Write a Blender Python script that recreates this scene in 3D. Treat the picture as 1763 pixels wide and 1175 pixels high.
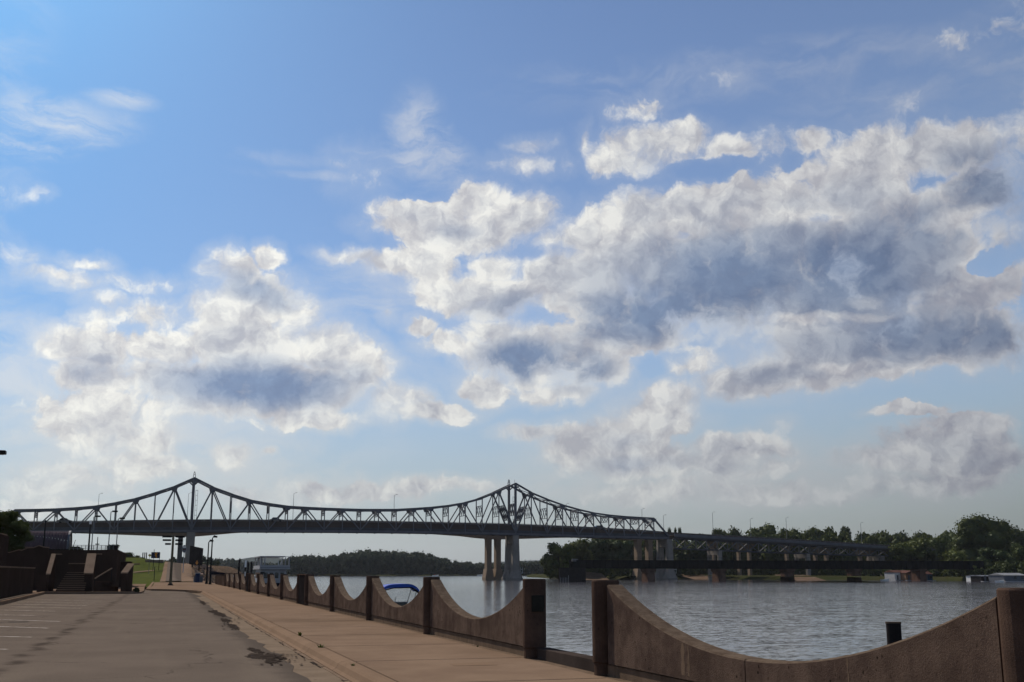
import bpy, bmesh, math, random
import numpy as np
from mathutils import Vector, Matrix
R = math.radians
scene = bpy.context.scene
for o in list(bpy.data.objects):
    bpy.data.objects.remove(o)

# ------------------------------------------------------------------ camera
# world frame: z = 0 the river walk, water at z = -2, +Y along the flood wall, +X across the river
F, CX, CY = 1900.0, 881.5, 587.5
PITCH = math.atan(397.5 / F)
YAW = R(17.14)
EYE = 1.6
cam_data = bpy.data.cameras.new('camera')
cam = bpy.data.objects.new('camera', cam_data)
scene.collection.objects.link(cam)
scene.camera = cam
cam_data.sensor_width = 36
cam_data.lens = 36 * F / 1763
cam_data.clip_start = 0.1
cam_data.clip_end = 30000
cam.location = (0, 0, EYE)
cam.rotation_euler = (math.pi / 2 + PITCH, 0, -YAW)
FW = (math.sin(YAW) * math.cos(PITCH), math.cos(YAW) * math.cos(PITCH), math.sin(PITCH))
RT = (math.cos(YAW), -math.sin(YAW), 0.0)
UP = (-math.sin(YAW) * math.sin(PITCH), -math.cos(YAW) * math.sin(PITCH), math.cos(PITCH))


def ray(x, y):
    a = (x - CX) / F
    b = (CY - y) / F
    return tuple(FW[i] + a * RT[i] + b * UP[i] for i in range(3))


def atY(x, y, Y):
    """world point at distance Y along the river seen at photo pixel x, y"""
    d = ray(x, y)
    t = Y / d[1]
    return Vector((d[0] * t, Y, EYE + d[2] * t))


def atZ(x, y, z=0.0):
    d = ray(x, y)
    t = (z - EYE) / d[2]
    return Vector((d[0] * t, d[1] * t, z))


def ang(x, y):
    d = ray(x, y)
    n = math.sqrt(sum(c * c for c in d))
    return math.atan2(d[0], d[1]), math.asin(d[2] / n)


# ------------------------------------------------------------------ world: physical sky with clouds
SUN_AZ = R(-16)      # from +Y towards -X
SUN_EL = R(39)
world = bpy.data.worlds.new('World')
scene.world = world
world.use_nodes = True
wt = world.node_tree
wt.nodes.clear()


class NT:
    def __init__(s, tree):
        s.t = tree

    def n(s, typ, **kw):
        nd = s.t.nodes.new(typ)
        ins = kw.pop('ins', None)
        for k, v in kw.items():
            setattr(nd, k, v)
        if ins:
            for k, v in ins.items():
                s.put(nd.inputs[k], v)
        return nd

    def put(s, sock, v):
        if isinstance(v, bpy.types.NodeSocket):
            s.t.links.new(v, sock)
        else:
            sock.default_value = v

    def m(s, op, a, b=None, c=None, clamp=False):
        nd = s.t.nodes.new('ShaderNodeMath')
        nd.operation = op
        nd.use_clamp = clamp
        for i, v in enumerate((a, b, c)):
            if v is not None:
                s.put(nd.inputs[i], v)
        return nd.outputs[0]

    def v(s, op, a, b=None, c=None):
        nd = s.t.nodes.new('ShaderNodeVectorMath')
        nd.operation = op
        for i, v in enumerate((a, b, c)):
            if v is not None:
                s.put(nd.inputs[i], v)
        return nd.outputs['Value'] if op in ('LENGTH', 'DOT_PRODUCT') else nd.outputs[0]

    def noise(s, vec, scale, detail=4, rough=0.5, dist=0.0, lac=2.0, typ='FBM', col=False, dims='3D'):
        nd = s.t.nodes.new('ShaderNodeTexNoise')
        nd.noise_dimensions = dims
        nd.noise_type = typ
        s.put(nd.inputs['Vector'], vec)
        nd.inputs['Scale'].default_value = scale
        nd.inputs['Detail'].default_value = detail
        nd.inputs['Roughness'].default_value = rough
        nd.inputs['Distortion'].default_value = dist
        nd.inputs['Lacunarity'].default_value = lac
        return nd.outputs['Color'] if col else nd.outputs[0]

    def smooth(s, x, lo, hi, a=0.0, b=1.0):
        nd = s.t.nodes.new('ShaderNodeMapRange')
        nd.interpolation_type = 'SMOOTHSTEP'
        s.put(nd.inputs[0], x)
        for i, v in enumerate((lo, hi, a, b)):
            s.put(nd.inputs[i + 1], v)
        return nd.outputs[0]

    def lin(s, x, lo, hi, a=0.0, b=1.0):
        nd = s.t.nodes.new('ShaderNodeMapRange')
        s.put(nd.inputs[0], x)
        for i, v in enumerate((lo, hi, a, b)):
            s.put(nd.inputs[i + 1], v)
        return nd.outputs[0]

    def mix(s, f, a, b, blend='MIX'):
        nd = s.t.nodes.new('ShaderNodeMix')
        nd.data_type = 'RGBA'
        nd.blend_type = blend
        s.put(nd.inputs[0], f)
        for sock, v in ((nd.inputs[6], a), (nd.inputs[7], b)):
            if isinstance(v, tuple) and len(v) == 3:
                v = v + (1,)
            s.put(sock, v)
        return nd.outputs[2]


def lin_rgb(r, g, b):
    f = lambda c: (c / 255 / 12.92) if c <= 10 else ((c / 255 + 0.055) / 1.055) ** 2.4
    return (f(r), f(g), f(b))


SKY_STRENGTH = 0.1
w = NT(wt)
geo = w.n('ShaderNodeTexCoord')
dirv = w.v('NORMALIZE', geo.outputs['Generated'])
sep = w.n('ShaderNodeSeparateXYZ', ins={0: dirv})
az = w.m('ARCTAN2', sep.outputs[0], sep.outputs[1])
el = w.m('ARCSINE', sep.outputs[2])
comb = w.n('ShaderNodeCombineXYZ', ins={0: az, 1: el, 2: 0.0}).outputs[0]

sky = w.n('ShaderNodeTexSky', sky_type='NISHITA')
sky.sun_disc = False
sky.sun_elevation = SUN_EL
sky.sun_rotation = SUN_AZ
sky.air_density = 1.0
sky.dust_density = 1.2
sky.ozone_density = 1.3
skycol = sky.outputs[0]

# warped coordinates (clouds are not ellipses)
w1 = w.noise(comb, 7.0, 3, 0.5, col=True)
w1 = w.v('SUBTRACT', w1, (0.5, 0.5, 0.5))
w2 = w.noise(comb, 30.0, 4, 0.6, col=True)
w2 = w.v('SUBTRACT', w2, (0.5, 0.5, 0.5))
q = w.v('MULTIPLY_ADD', w1, (0.042, 0.030, 0.0), comb)
q = w.v('MULTIPLY_ADD', w2, (0.028, 0.024, 0.0), q)
qs = w.v('MULTIPLY_ADD', w1, (0.036, 0.024, 0.0), comb)


def blob_field(blobs, vec, sm=0.35):
    acc = None
    for (x, y, rx, ry, s_) in blobs:
        a0, e0 = ang(x, y)
        ra = (ang(x + rx, y)[0] - ang(x - rx, y)[0]) / 2
        re = (ang(x, y - ry)[1] - ang(x, y + ry)[1]) / 2
        p = w.v('MULTIPLY_ADD', vec, (1 / ra, 1 / re, 0), (-a0 / ra, -e0 / re, 0))
        l2 = w.v('DOT_PRODUCT', p, p)
        v = w.m('MULTIPLY_ADD', l2, -s_, s_)
        acc = v if acc is None else w.m('SMOOTH_MAX', acc, v, sm)
    return acc


CLOUD = [
    # left cumulus
    (453, 442, 30, 26, 1), (405, 468, 55, 42, 1), (440, 510, 95, 50, 1.2), (385, 530, 60, 40, 1),
    (430, 590, 120, 70, 1.3), (160, 556, 26, 20, .9), (108, 597, 62, 32, 1), (168, 605, 60, 46, 1.1), (160, 655, 70, 40, 1),
    (290, 600, 72, 38, 1), (560, 600, 80, 48, 1.1), (618, 645, 55, 50, 1), (665, 695, 50, 40, 1),
    (725, 711, 95, 22, 1.1), (690, 690, 60, 26, .9), (500, 540, 50, 50, .8), (330, 665, 170, 48, 1.3), (470, 670, 190, 60, 1.4), (180, 702, 130, 34, .7), (310, 704, 120, 28, .8),
    (540, 726, 110, 20, .9), (200, 745, 130, 44, .8), (240, 795, 95, 34, .75), (90, 830, 130, 36, .7), (60, 870, 160, 20, .6),
    (398, 783, 36, 20, .9), (456, 776, 16, 8, .7),
    (55, 467, 95, 17, .75), (25, 437, 40, 13, .8), (150, 452, 34, 9, .7), (128, 488, 38, 11, .7), (228, 487, 50, 11, .6),
    (268, 540, 58, 19, .8), (170, 516, 34, 10, .6), (14, 318, 32, 22, .9), (54, 331, 18, 9, .8),
    # centre
    (830, 342, 52, 36, 1), (730, 362, 90, 26, .9), (672, 384, 42, 14, .9), (900, 372, 70, 48, 1.1), (800, 395, 130, 46, 1.2),
    (600, 436, 66, 15, .9), (665, 452, 60, 22, .9), (735, 450, 60, 50, 1), (775, 500, 75, 34, 1),
    (860, 450, 55, 26, 1), (850, 505, 140, 46, 1.2), (965, 470, 80, 60, 1.2), (1005, 410, 50, 60, 1.1),
    # right giant
    (1110, 262, 100, 52, 1.1), (1172, 238, 66, 34, 1), (1245, 262, 50, 34, .8), (1045, 285, 42, 28, .9), (1318, 248, 36, 18, .6),
    (1395, 240, 40, 24, .7), (1430, 262, 40, 30, .8), (1370, 288, 60, 26, .55), (1150, 375, 150, 52, 1.3), (1310, 355, 130, 52, 1.2),
    (1470, 300, 105, 80, 1.3), (1520, 240, 60, 34, 1), (1610, 258, 100, 46, 1.2), (1715, 245, 90, 46, 1.2), (1730, 330, 130, 90, 1.4),
    (1100, 480, 170, 110, 1.6), (1310, 480, 240, 120, 1.9), (1540, 430, 170, 110, 1.7), (1500, 560, 260, 90, 1.6),
    (1700, 575, 130, 70, 1.4), (1760, 490, 70, 50, 1.3), (1750, 575, 100, 70, 1.4), (1640, 540, 120, 80, 1.4), (1760, 380, 90, 60, 1.3), (960, 440, 60, 60, 1.1), (1310, 660, 115, 38, 1.1), (1390, 640, 120, 40, 1.1), (1190, 628, 60, 26, .8),
    (1460, 620, 200, 42, 1.2), (1080, 580, 130, 46, 1.0),
    # below centre
    (725, 562, 38, 20, .9), (765, 590, 56, 24, .8), (860, 570, 62, 30, 1), (900, 605, 110, 48, 1.2), (985, 615, 80, 46, 1.1), (1020, 645, 60, 36, 1),
    (838, 667, 56, 34, 1), (960, 682, 90, 18, .8), (930, 640, 90, 40, 1),
    # lower right
    (1160, 688, 74, 30, .9), (1130, 722, 90, 42, .9), (1065, 752, 105, 40, .9), (925, 745, 64, 14, .7), (990, 768, 76, 40, .8), (1085, 792, 150, 38, .8),
    (1275, 774, 110, 24, 1.0), (1230, 802, 150, 28, .85), (1180, 842, 230, 22, .7),
    (1565, 712, 74, 11, .8), (1685, 730, 110, 22, 1.0), (1640, 765, 150, 36, 1.1), (1560, 795, 130, 30, 1.0), (1710, 795, 130, 38, 1.1), (1610, 835, 190, 28, .75),
    # small puffs
    (1087, 190, 38, 16, .7), (1672, 70, 50, 15, .5), (1706, 107, 15, 7, .5), (1564, 180, 26, 14, .3),
    (1254, 131, 14, 8, .15), (918, 251, 28, 10, .75), (908, 283, 50, 13, .7), (1008, 250, 8, 18, .6), (620, 292, 26, 20, .3), (1352, 741, 16, 9, .5),
    (660, 545, 14, 9, .5), (600, 842, 180, 18, .75), (740, 840, 130, 16, .7), (450, 850, 120, 22, .65), (1430, 852, 220, 16, .5),
]
HOLES = [(1222, 292, 75, 24, 1.0), (1706, 442, 60, 22, .85), (940, 430, 60, 18, .5), (1350, 275, 26, 20, .6), (870, 690, 8, 5, .3),
         (1180, 622, 50, 16, .5), (1120, 635, 40, 20, .8)]
GREY = [
    (432, 490, 85, 34, .95), (485, 510, 50, 30, .8), (165, 640, 80, 34, .6), (440, 665, 220, 60, 1.15), (560, 655, 90, 42, .8), (300, 672, 110, 24, .6),
    (300, 735, 300, 20, .1), (790, 395, 46, 15, .4), (905, 530, 110, 36, .6),
    (1130, 545, 230, 74, 1.3), (1060, 480, 110, 60, .5), (1260, 480, 230, 110, 1.15), (1460, 465, 220, 115, 1.15), (1570, 390, 180, 90, .95), (1440, 350, 130, 60, .45),
    (1690, 310, 140, 80, 1.0), (1620, 580, 260, 72, 1.15), (1400, 600, 160, 40, .7), (1350, 400, 150, 40, .6), (1750, 500, 90, 90, .5), (1340, 645, 90, 26, .5),
    (905, 622, 125, 46, 1.25), (1000, 640, 85, 50, 1.1), (1080, 800, 120, 22, .5), (1100, 760, 60, 18, .3), (1110, 290, 60, 20, .35),
]
LIGHT = [(1400, 550, 150, 13, .8), (1568, 522, 14, 32, .7), (1650, 372, 90, 24, .8), (945, 648, 26, 34, .7), (1350, 375, 110, 18, .35), (1120, 515, 60, 9, .25),
         (1180, 400, 60, 20, .3), (1490, 512, 30, 18, .4), (1450, 632, 90, 12, .5), (1570, 640, 120, 9, .3)]
CIRRUS = [(110, 205, 170, 60, .9), (50, 245, 120, 40, .7), (205, 168, 80, 28, .8), (470, 268, 130, 20, .35), (720, 215, 70, 90, .7), (735, 275, 100, 60, .7),
          (640, 262, 100, 16, .4), (680, 292, 110, 18, .5), (520, 300, 150, 12, .4), (650, 500, 200, 70, .6), (1300, 120, 420, 60, .40), (1560, 130, 300, 90, .35), (1000, 150, 200, 60, .25),
          (20, 640, 160, 160, .8), (90, 480, 160, 60, .35), (300, 800, 500, 110, .8), (700, 640, 200, 80, .3), (1300, 830, 800, 80, .85), (1250, 620, 200, 60, .35), (1400, 730, 200, 50, .2), (600, 860, 700, 60, .4)]

CLOUD = [(x, y, rx * 1.3, ry * 1.4, s_ * .62) if ry <= 20 and rx < 64 and (y < 560 or x > 1200) else (x, y, rx, ry, s_) for x, y, rx, ry, s_ in CLOUD]
B = blob_field(CLOUD, q)
Hn = blob_field(HOLES, q)
B = w.m('SUBTRACT', B, w.m('MULTIPLY', w.m('MAXIMUM', Hn, 0.0), 1.5))
# beyond the picture the same kind of sky goes on
dA = w.m('ABSOLUTE', w.m('SUBTRACT', az, ang(881, 587)[0]))
dE = w.m('ABSOLUTE', w.m('SUBTRACT', el, R(9)))
outside = w.m('MAXIMUM', w.smooth(dA, R(23), R(27)), w.smooth(dE, R(20), R(25)))
gen = w.m('SUBTRACT', w.m('MULTIPLY', w.noise(w.v('MULTIPLY', comb, (1, 1.7, 1)), 2.6, 3, 0.5), 3.2), 1.65)
gen = w.m('MINIMUM', gen, 0.8)
gen = w.m('MULTIPLY_ADD', w.smooth(el, R(45), R(70)), -0.8, gen)
mixo = w.n('ShaderNodeMix', ins={0: outside, 2: B, 3: gen})
B = mixo.outputs[0]


def billow(vec):
    vo = w.n('ShaderNodeTexVoronoi', feature='SMOOTH_F1', voronoi_dimensions='2D')
    vo.inputs['Scale'].default_value = 27
    vo.inputs['Detail'].default_value = 4
    vo.inputs['Roughness'].default_value = 0.55
    vo.inputs['Lacunarity'].default_value = 2.3
    vo.inputs['Smoothness'].default_value = 0.35
    w.put(vo.inputs['Vector'], vec)
    return vo.outputs['Distance']


wq = w.v('SUBTRACT', w.noise(q, 45.0, 3, 0.6, col=True), (0.5, 0.5, 0.5))
qb = w.v('MULTIPLY_ADD', wq, (0.016, 0.013, 0.0), q)
b0 = billow(qb)
bl = billow(w.v('ADD', qb, (-0.006, 0.010, 0)))
fb = w.noise(q, 30.0, 12, 0.72)
n0 = w.m('MULTIPLY_ADD', w.m('SUBTRACT', fb, 0.5), 1.8, w.m('MULTIPLY', w.m('SUBTRACT', 0.40, b0), 0.9))
big0 = w.noise(q, 12.0, 4, 0.5)
bigl = w.noise(w.v('ADD', q, (-0.012, 0.02, 0)), 12.0, 4, 0.5)
D = w.m('ADD', w.m('MULTIPLY_ADD', w.m('MINIMUM', B, 1.0), 0.85, 0.27), w.m('MULTIPLY', n0, 0.60))
edge = w.lin(w.noise(comb, 11.0, 2, 0.5), 0.35, 0.66, 0.22, 1.15)   # some edges crisp, some soft
alpha = w.smooth(D, -0.10, edge)
thick = w.smooth(D, 0.1, 1.3)
relief = w.m('MULTIPLY_ADD', w.m('SUBTRACT', bl, b0), 0.42, w.m('MULTIPLY', w.m('SUBTRACT', big0, bigl), 0.95))
relief = w.m('MAXIMUM', w.m('MINIMUM', relief, 0.22), -0.26)
# grey, thick cores with flat bases
G = w.m('MAXIMUM', blob_field(GREY, qs, 0.4), 0.0)
L = w.m('MAXIMUM', blob_field(LIGHT, q, 0.2), 0.0)
ggen = w.m('MULTIPLY', w.m('MULTIPLY', thick, outside), 0.6)
G = w.m('SUBTRACT', w.m('ADD', G, ggen), L)
G = w.m('MULTIPLY_ADD', w.m('SUBTRACT', w.noise(q, 7.0, 6, 0.52), 0.5), 0.70, G)
G = w.m('MULTIPLY_ADD', relief, -0.6, G)
G = w.m('MULTIPLY_ADD', w.smooth(B, 0.25, 1.3), 0.22, w.m('MULTIPLY_ADD', w.smooth(D, 0.4, 1.5), 0.12, G))
grey = w.m('MULTIPLY', w.m('POWER', w.lin(G, 0.0, 1.36), 0.95), w.smooth(D, 0.1, 0.85))
# brightness falls away from the sun, as it does in the picture
sund = (math.sin(SUN_AZ) * math.cos(SUN_EL), math.cos(SUN_AZ) * math.cos(SUN_EL), math.sin(SUN_EL))
glow = (math.sin(R(-32)) * math.cos(R(37)), math.cos(R(-32)) * math.cos(R(37)), math.sin(R(37)))   # brightest, thinnest part of the cloud deck
csun = w.v('DOT_PRODUCT', dirv, glow)
near = w.lin(csun, 0.25, 0.97)
K = 1 / SKY_STRENGTH


def kc(r, g, b):
    return tuple(c * K for c in lin_rgb(r, g, b))


white = w.mix(near, kc(168, 169, 177), kc(246, 245, 240))
lowm = w.smooth(el, R(0), R(11))
white = w.mix(lowm, w.mix(near, kc(140, 144, 150), kc(222, 224, 222)), white)
darkc = w.mix(near, kc(88, 101, 126), kc(140, 163, 198))
ccol = w.mix(grey, white, darkc)
relief = w.m('MULTIPLY', relief, w.m('MULTIPLY_ADD', grey, -0.5, 1.0))
ccol = w.mix(1.0, ccol, w.n('ShaderNodeCombineXYZ', ins={0: w.m('ADD', 1.0, relief), 1: w.m('ADD', 1.0, relief), 2: w.m('ADD', 1.0, w.m('MULTIPLY', relief, .8))}).outputs[0], 'MULTIPLY')
# clear sky: the physical sky, toned to the hazy blue of the day
tint = w.mix(near, (1.00, 1.00, 1.03), (0.13, 0.38, 0.70))
base = w.mix(1.0, skycol, tint, 'MULTIPLY')
hz = w.smooth(el, R(14), R(-1))
hazecol = w.mix(near, kc(86, 103, 117), kc(205, 212, 216))
base = w.mix(w.m('MULTIPLY', hz, 0.75), base, hazecol)
# thin high cloud
Cf = w.m('MULTIPLY', w.m('MAXIMUM', blob_field(CIRRUS, qs, 0.2), 0.0), 0.95)
cg = w.m('MULTIPLY', outside, 0.35)
strv = w.n('ShaderNodeMapping', vector_type='POINT')
w.put(strv.inputs['Vector'], q)
strv.inputs['Rotation'].default_value = (0, 0, R(-18))
strv.inputs['Scale'].default_value = (0.8, 2.4, 1)
cn = w.noise(strv.outputs[0], 12.0, 9, 0.64, dist=0.6)
ca = w.m('MULTIPLY', w.m('MAXIMUM', Cf, cg), w.smooth(w.m('MULTIPLY_ADD', Cf, 0.18, cn), 0.42, 0.78), clamp=True)
base = w.mix(w.m('MULTIPLY', ca, 0.95), base, w.mix(0.18, white, base))
veil = w.m('MULTIPLY', w.smooth(w.m('MULTIPLY_ADD', n0, 0.6, B), -1.7, 0.5), w.smooth(el, R(19), R(9), 0.22, 0.66))
veil = w.m('MULTIPLY', w.m('MULTIPLY', veil, w.lin(near, 0.0, 0.8, 0.35, 1.0)), w.m('SUBTRACT', 1.0, outside))
base = w.mix(veil, base, w.mix(0.15, white, base))
final = w.mix(w.m('MULTIPLY', alpha, w.smooth(el, R(-0.5), R(4.5), 0.5, 0.97)), base, ccol)
bg = w.n('ShaderNodeBackground')
wt.links.new(final, bg.inputs[0])
bg.inputs[1].default_value = SKY_STRENGTH
wo = w.n('ShaderNodeOutputWorld')
wt.links.new(bg.outputs[0], wo.inputs[0])
world.cycles.sampling_method = 'MANUAL'
world.cycles.sample_map_resolution = 1024

sun_data = bpy.data.lights.new('sun', 'SUN')
sun = bpy.data.objects.new('sun', sun_data)
scene.collection.objects.link(sun)
sun_data.energy = 4.6
sun_data.angle = R(0.6)
sun_data.color = (1.0, 0.90, 0.78)
sun.rotation_euler = Vector(sund).to_track_quat('Z', 'Y').to_euler()
sun.location = (-200, 200, 300)

scene.view_settings.view_transform = 'Standard'
scene.view_settings.look = 'None'
scene.view_settings.exposure = 0.0
scene.view_settings.gamma = 1.0
scene.view_settings.use_curve_mapping = False
scene.cycles.max_bounces = 5
scene.cycles.transparent_max_bounces = 4
scene.cycles.use_adaptive_sampling = True
scene.cycles.adaptive_threshold = 0.02
scene.cycles.use_denoising = True

# ------------------------------------------------------------------ helpers
COL = scene.collection


def link(o):
    COL.objects.link(o)
    return o


def tag(o, label=None, cat=None, group=None, kind=None):
    if label: o['label'] = label
    if cat: o['category'] = cat
    if group: o['group'] = group
    if kind: o['kind'] = kind
    return o


def thing(name, label, cat, loc=(0, 0, 0), rz=0.0, group=None):
    o = bpy.data.objects.new(name, None)
    o.empty_display_size = 0.3
    link(o)
    o.location = loc
    o.rotation_euler = (0, 0, rz)
    return tag(o, label, cat, group)


KIDS = {}


def setparent(c, p):
    c.parent = p
    KIDS.setdefault(p.name, []).append(c)


class MB:
    """collects simple solids; build() links them as ONE mesh object"""

    def __init__(s):
        s.v = []
        s.f = []

    def add(s, vs, fs):
        b = len(s.v)
        s.v += [tuple(p) for p in vs]
        s.f += [tuple(i + b for i in f) for f in fs]
        return s

    def box(s, a, b):
        x0, y0, z0 = a
        x1, y1, z1 = b
        return s.add([(x0, y0, z0), (x1, y0, z0), (x1, y1, z0), (x0, y1, z0), (x0, y0, z1), (x1, y0, z1), (x1, y1, z1), (x0, y1, z1)],
                     [(0, 3, 2, 1), (4, 5, 6, 7), (0, 1, 5, 4), (1, 2, 6, 5), (2, 3, 7, 6), (3, 0, 4, 7)])

    def beam(s, p, q, wd, ht, up=(0, 0, 1)):
        p, q = Vector(p), Vector(q)
        d = (q - p).normalized()
        u = Vector(up)
        if abs(d.dot(u)) > 0.99:
            u = Vector((0, 1, 0))
        sd = d.cross(u).normalized() * wd / 2
        u2 = sd.normalized().cross(d).normalized() * ht / 2
        c = []
        for e in (p, q):
            c += [e - sd - u2, e + sd - u2, e + sd + u2, e - sd + u2]
        return s.add(c, [(0, 1, 2, 3), (7, 6, 5, 4), (0, 4, 5, 1), (1, 5, 6, 2), (2, 6, 7, 3), (3, 7, 4, 0)])

    def tube(s, p, q, r0, r1=None, n=8):
        r1 = r0 if r1 is None else r1
        p, q = Vector(p), Vector(q)
        d = (q - p).normalized()
        u = Vector((0, 0, 1)) if abs(d.z) < 0.9 else Vector((1, 0, 0))
        a = d.cross(u).normalized()
        b = d.cross(a)
        vs = []
        for e, r in ((p, r0), (q, r1)):
            vs += [e + (a * math.cos(t) + b * math.sin(t)) * r for t in [2 * math.pi * i / n for i in range(n)]]
        fs = [(i, (i + 1) % n, n + (i + 1) % n, n + i) for i in range(n)]
        fs += [tuple(range(n))[::-1], tuple(range(n, 2 * n))]
        return s.add(vs, fs)

    def prism(s, poly, axis, a, b):
        """extrude a 2d polygon along an axis: 'x' poly=(y,z), 'y' poly=(x,z), 'z' poly=(x,y)"""
        n = len(poly)
        f = {'x': lambda p, t: (t, p[0], p[1]), 'y': lambda p, t: (p[0], t, p[1]), 'z': lambda p, t: (p[0], p[1], t)}[axis]
        vs = [f(p, a) for p in poly] + [f(p, b) for p in poly]
        fs = [(i, (i + 1) % n, n + (i + 1) % n, n + i) for i in range(n)] + [tuple(range(n))[::-1], tuple(range(n, 2 * n))]
        return s.add(vs, fs)

    def build(s, name, mat, parent=None, bevel=0.0, smooth=False, seg=2):
        me = bpy.data.meshes.new(name)
        me.from_pydata(s.v, [], s.f)
        bm = bmesh.new()
        bm.from_mesh(me)
        bmesh.ops.recalc_face_normals(bm, faces=bm.faces)
        if bevel:
            es = [e for e in bm.edges if len(e.link_faces) == 2 and e.calc_face_angle(0) > 0.5]
            bmesh.ops.bevel(bm, geom=es, offset=bevel, segments=seg, affect='EDGES', profile=0.5)
        bm.to_mesh(me)
        bm.free()
        if smooth:
            for p in me.polygons:
                p.use_smooth = True
        if mat: me.materials.append(mat)
        o = link(bpy.data.objects.new(name, me))
        if parent: setparent(o, parent)
        return o


def fast_mesh(name, v, quads, mat, parent=None):
    me = bpy.data.meshes.new(name)
    v = np.asarray(v, dtype=np.float32)
    quads = np.asarray(quads, dtype=np.int32)
    k = quads.shape[1]
    me.vertices.add(len(v))
    me.vertices.foreach_set('co', v.ravel())
    me.loops.add(quads.size)
    me.loops.foreach_set('vertex_index', quads.ravel())
    me.polygons.add(len(quads))
    me.polygons.foreach_set('loop_start', np.arange(0, quads.size, k, dtype=np.int32))
    me.polygons.foreach_set('loop_total', np.full(len(quads), k, dtype=np.int32))
    me.update(calc_edges=True)
    me.materials.append(mat)
    o = link(bpy.data.objects.new(name, me))
    if parent: setparent(o, parent)
    return o


def copy_tree(o, parent=None):
    c = link(o.copy())
    if parent: setparent(c, parent)
    for ch in KIDS.get(o.name, []):
        copy_tree(ch, c)
    return c


# ------------------------------------------------------------------ materials
def mat(name, color, rough=0.8, var=0.15, scale=2.0, color2=None, bump=0.0, bscale=40.0, metal=0.0, spots=0.0, spotcol=(0.02, 0.016, 0.012),
        spotscale=30.0, streak=0.0, spec=0.1, blotch=0.0):
    m = bpy.data.materials.new(name)
    m.use_nodes = True
    t = NT(m.node_tree)
    bs = m.node_tree.nodes['Principled BSDF']
    tc = t.n('ShaderNodeNewGeometry').outputs['Position']
    c2 = color2 or tuple(c * (1 - var * 2) for c in color)
    n = t.noise(tc, scale, 5, 0.62)
    col = t.mix(t.smooth(n, 0.3, 0.7), color, c2)
    if blotch:
        nb = t.noise(tc, scale * 0.21, 4, 0.6)
        col = t.mix(t.m('MULTIPLY', t.smooth(nb, 0.45, 0.75), blotch), col, tuple(c * 0.45 for c in color))
    if streak:
        mp = t.n('ShaderNodeMapping')
        t.put(mp.inputs['Vector'], tc)
        mp.inputs['Scale'].default_value = (5, 5, 0.35)
        ns = t.noise(mp.outputs[0], 2.2, 5, 0.65)
        col = t.mix(t.m('MULTIPLY', t.smooth(ns, 0.5, 0.72), streak), col, tuple(min(1, c * 0.5) for c in color))
        mp2 = t.n('ShaderNodeMapping')
        t.put(mp2.inputs['Vector'], tc)
        mp2.inputs['Scale'].default_value = (3, 3, 0.2)
        mp2.inputs['Location'].default_value = (7, 3, 1)
        ns2 = t.noise(mp2.outputs[0], 2.9, 4, 0.6)
        col = t.mix(t.m('MULTIPLY', t.smooth(ns2, 0.62, 0.75), streak * .6), col, tuple(min(1, c * 1.7) for c in color))
    if spots:
        vo = t.n('ShaderNodeTexVoronoi')
        vo.inputs['Scale'].default_value = spotscale
        t.put(vo.inputs['Vector'], tc)
        ms = t.noise(tc, 3.0, 3, 0.6)
        sp = t.m('MULTIPLY', t.smooth(vo.outputs['Distance'], 0.30, 0.16), t.smooth(ms, 0.50, 0.66))
        col = t.mix(t.m('MULTIPLY', sp, spots), col, spotcol)
    fine = t.noise(tc, 120.0, 3, 0.7)
    col = t.mix(1.0, col, t.n('ShaderNodeCombineXYZ', ins={i: t.lin(fine, 0.3, 0.7, 0.78, 1.22) for i in range(3)}).outputs[0], 'MULTIPLY')
    t.put(bs.inputs['Base Color'], col)
    bs.inputs['Roughness'].default_value = rough
    bs.inputs['Metallic'].default_value = metal
    bs.inputs['Specular IOR Level'].default_value = 0.0 if (rough >= 0.79 and spec <= 0.1) else spec
    if bump:
        bp = t.n('ShaderNodeBump')
        bp.inputs['Strength'].default_value = bump
        bp.inputs['Distance'].default_value = 0.02
        t.put(bp.inputs['Height'], t.noise(tc, bscale, 6, 0.7))
        t.put(bs.inputs['Normal'], bp.outputs[0])
    return m


def leafmat(name, c1, c2, trans=0.25):
    m = bpy.data.materials.new(name)
    m.use_nodes = True
    t = NT(m.node_tree)
    m.node_tree.nodes.clear()
    tc = t.n('ShaderNodeNewGeometry').outputs['Position']
    oi = t.n('ShaderNodeObjectInfo').outputs['Random']
    n = t.noise(tc, 0.22, 4, 0.6)
    n2 = t.noise(tc, 2.5, 3, 0.7)
    f = t.m('ADD', t.m('MULTIPLY', t.smooth(n, 0.35, 0.65), 0.6), t.m('MULTIPLY', t.m('SUBTRACT', n2, 0.5), 1.2), clamp=True)
    col = t.mix(f, c1, c2)
    col = t.mix(1.0, col, t.n('ShaderNodeCombineXYZ', ins={0: t.lin(oi, 0, 1, 0.8, 1.35), 1: t.lin(oi, 0, 1, 0.85, 1.2), 2: t.lin(oi, 0, 1, 1.1, 0.8)}).outputs[0], 'MULTIPLY')
    d = t.n('ShaderNodeBsdfDiffuse', ins={0: col})
    tr = t.n('ShaderNodeBsdfTranslucent', ins={0: col})
    g = t.n('ShaderNodeBsdfGlossy', ins={0: (0.5, 0.55, 0.5, 1)})
    g.inputs['Roughness'].default_value = 0.55
    mx = t.n('ShaderNodeMixShader', ins={0: trans, 1: d.outputs[0], 2: tr.outputs[0]})
    mx2 = t.n('ShaderNodeMixShader', ins={0: 0.03, 1: mx.outputs[0], 2: g.outputs[0]})
    o = t.n('ShaderNodeOutputMaterial')
    m.node_tree.links.new(mx2.outputs[0], o.inputs[0])
    return m


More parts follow.
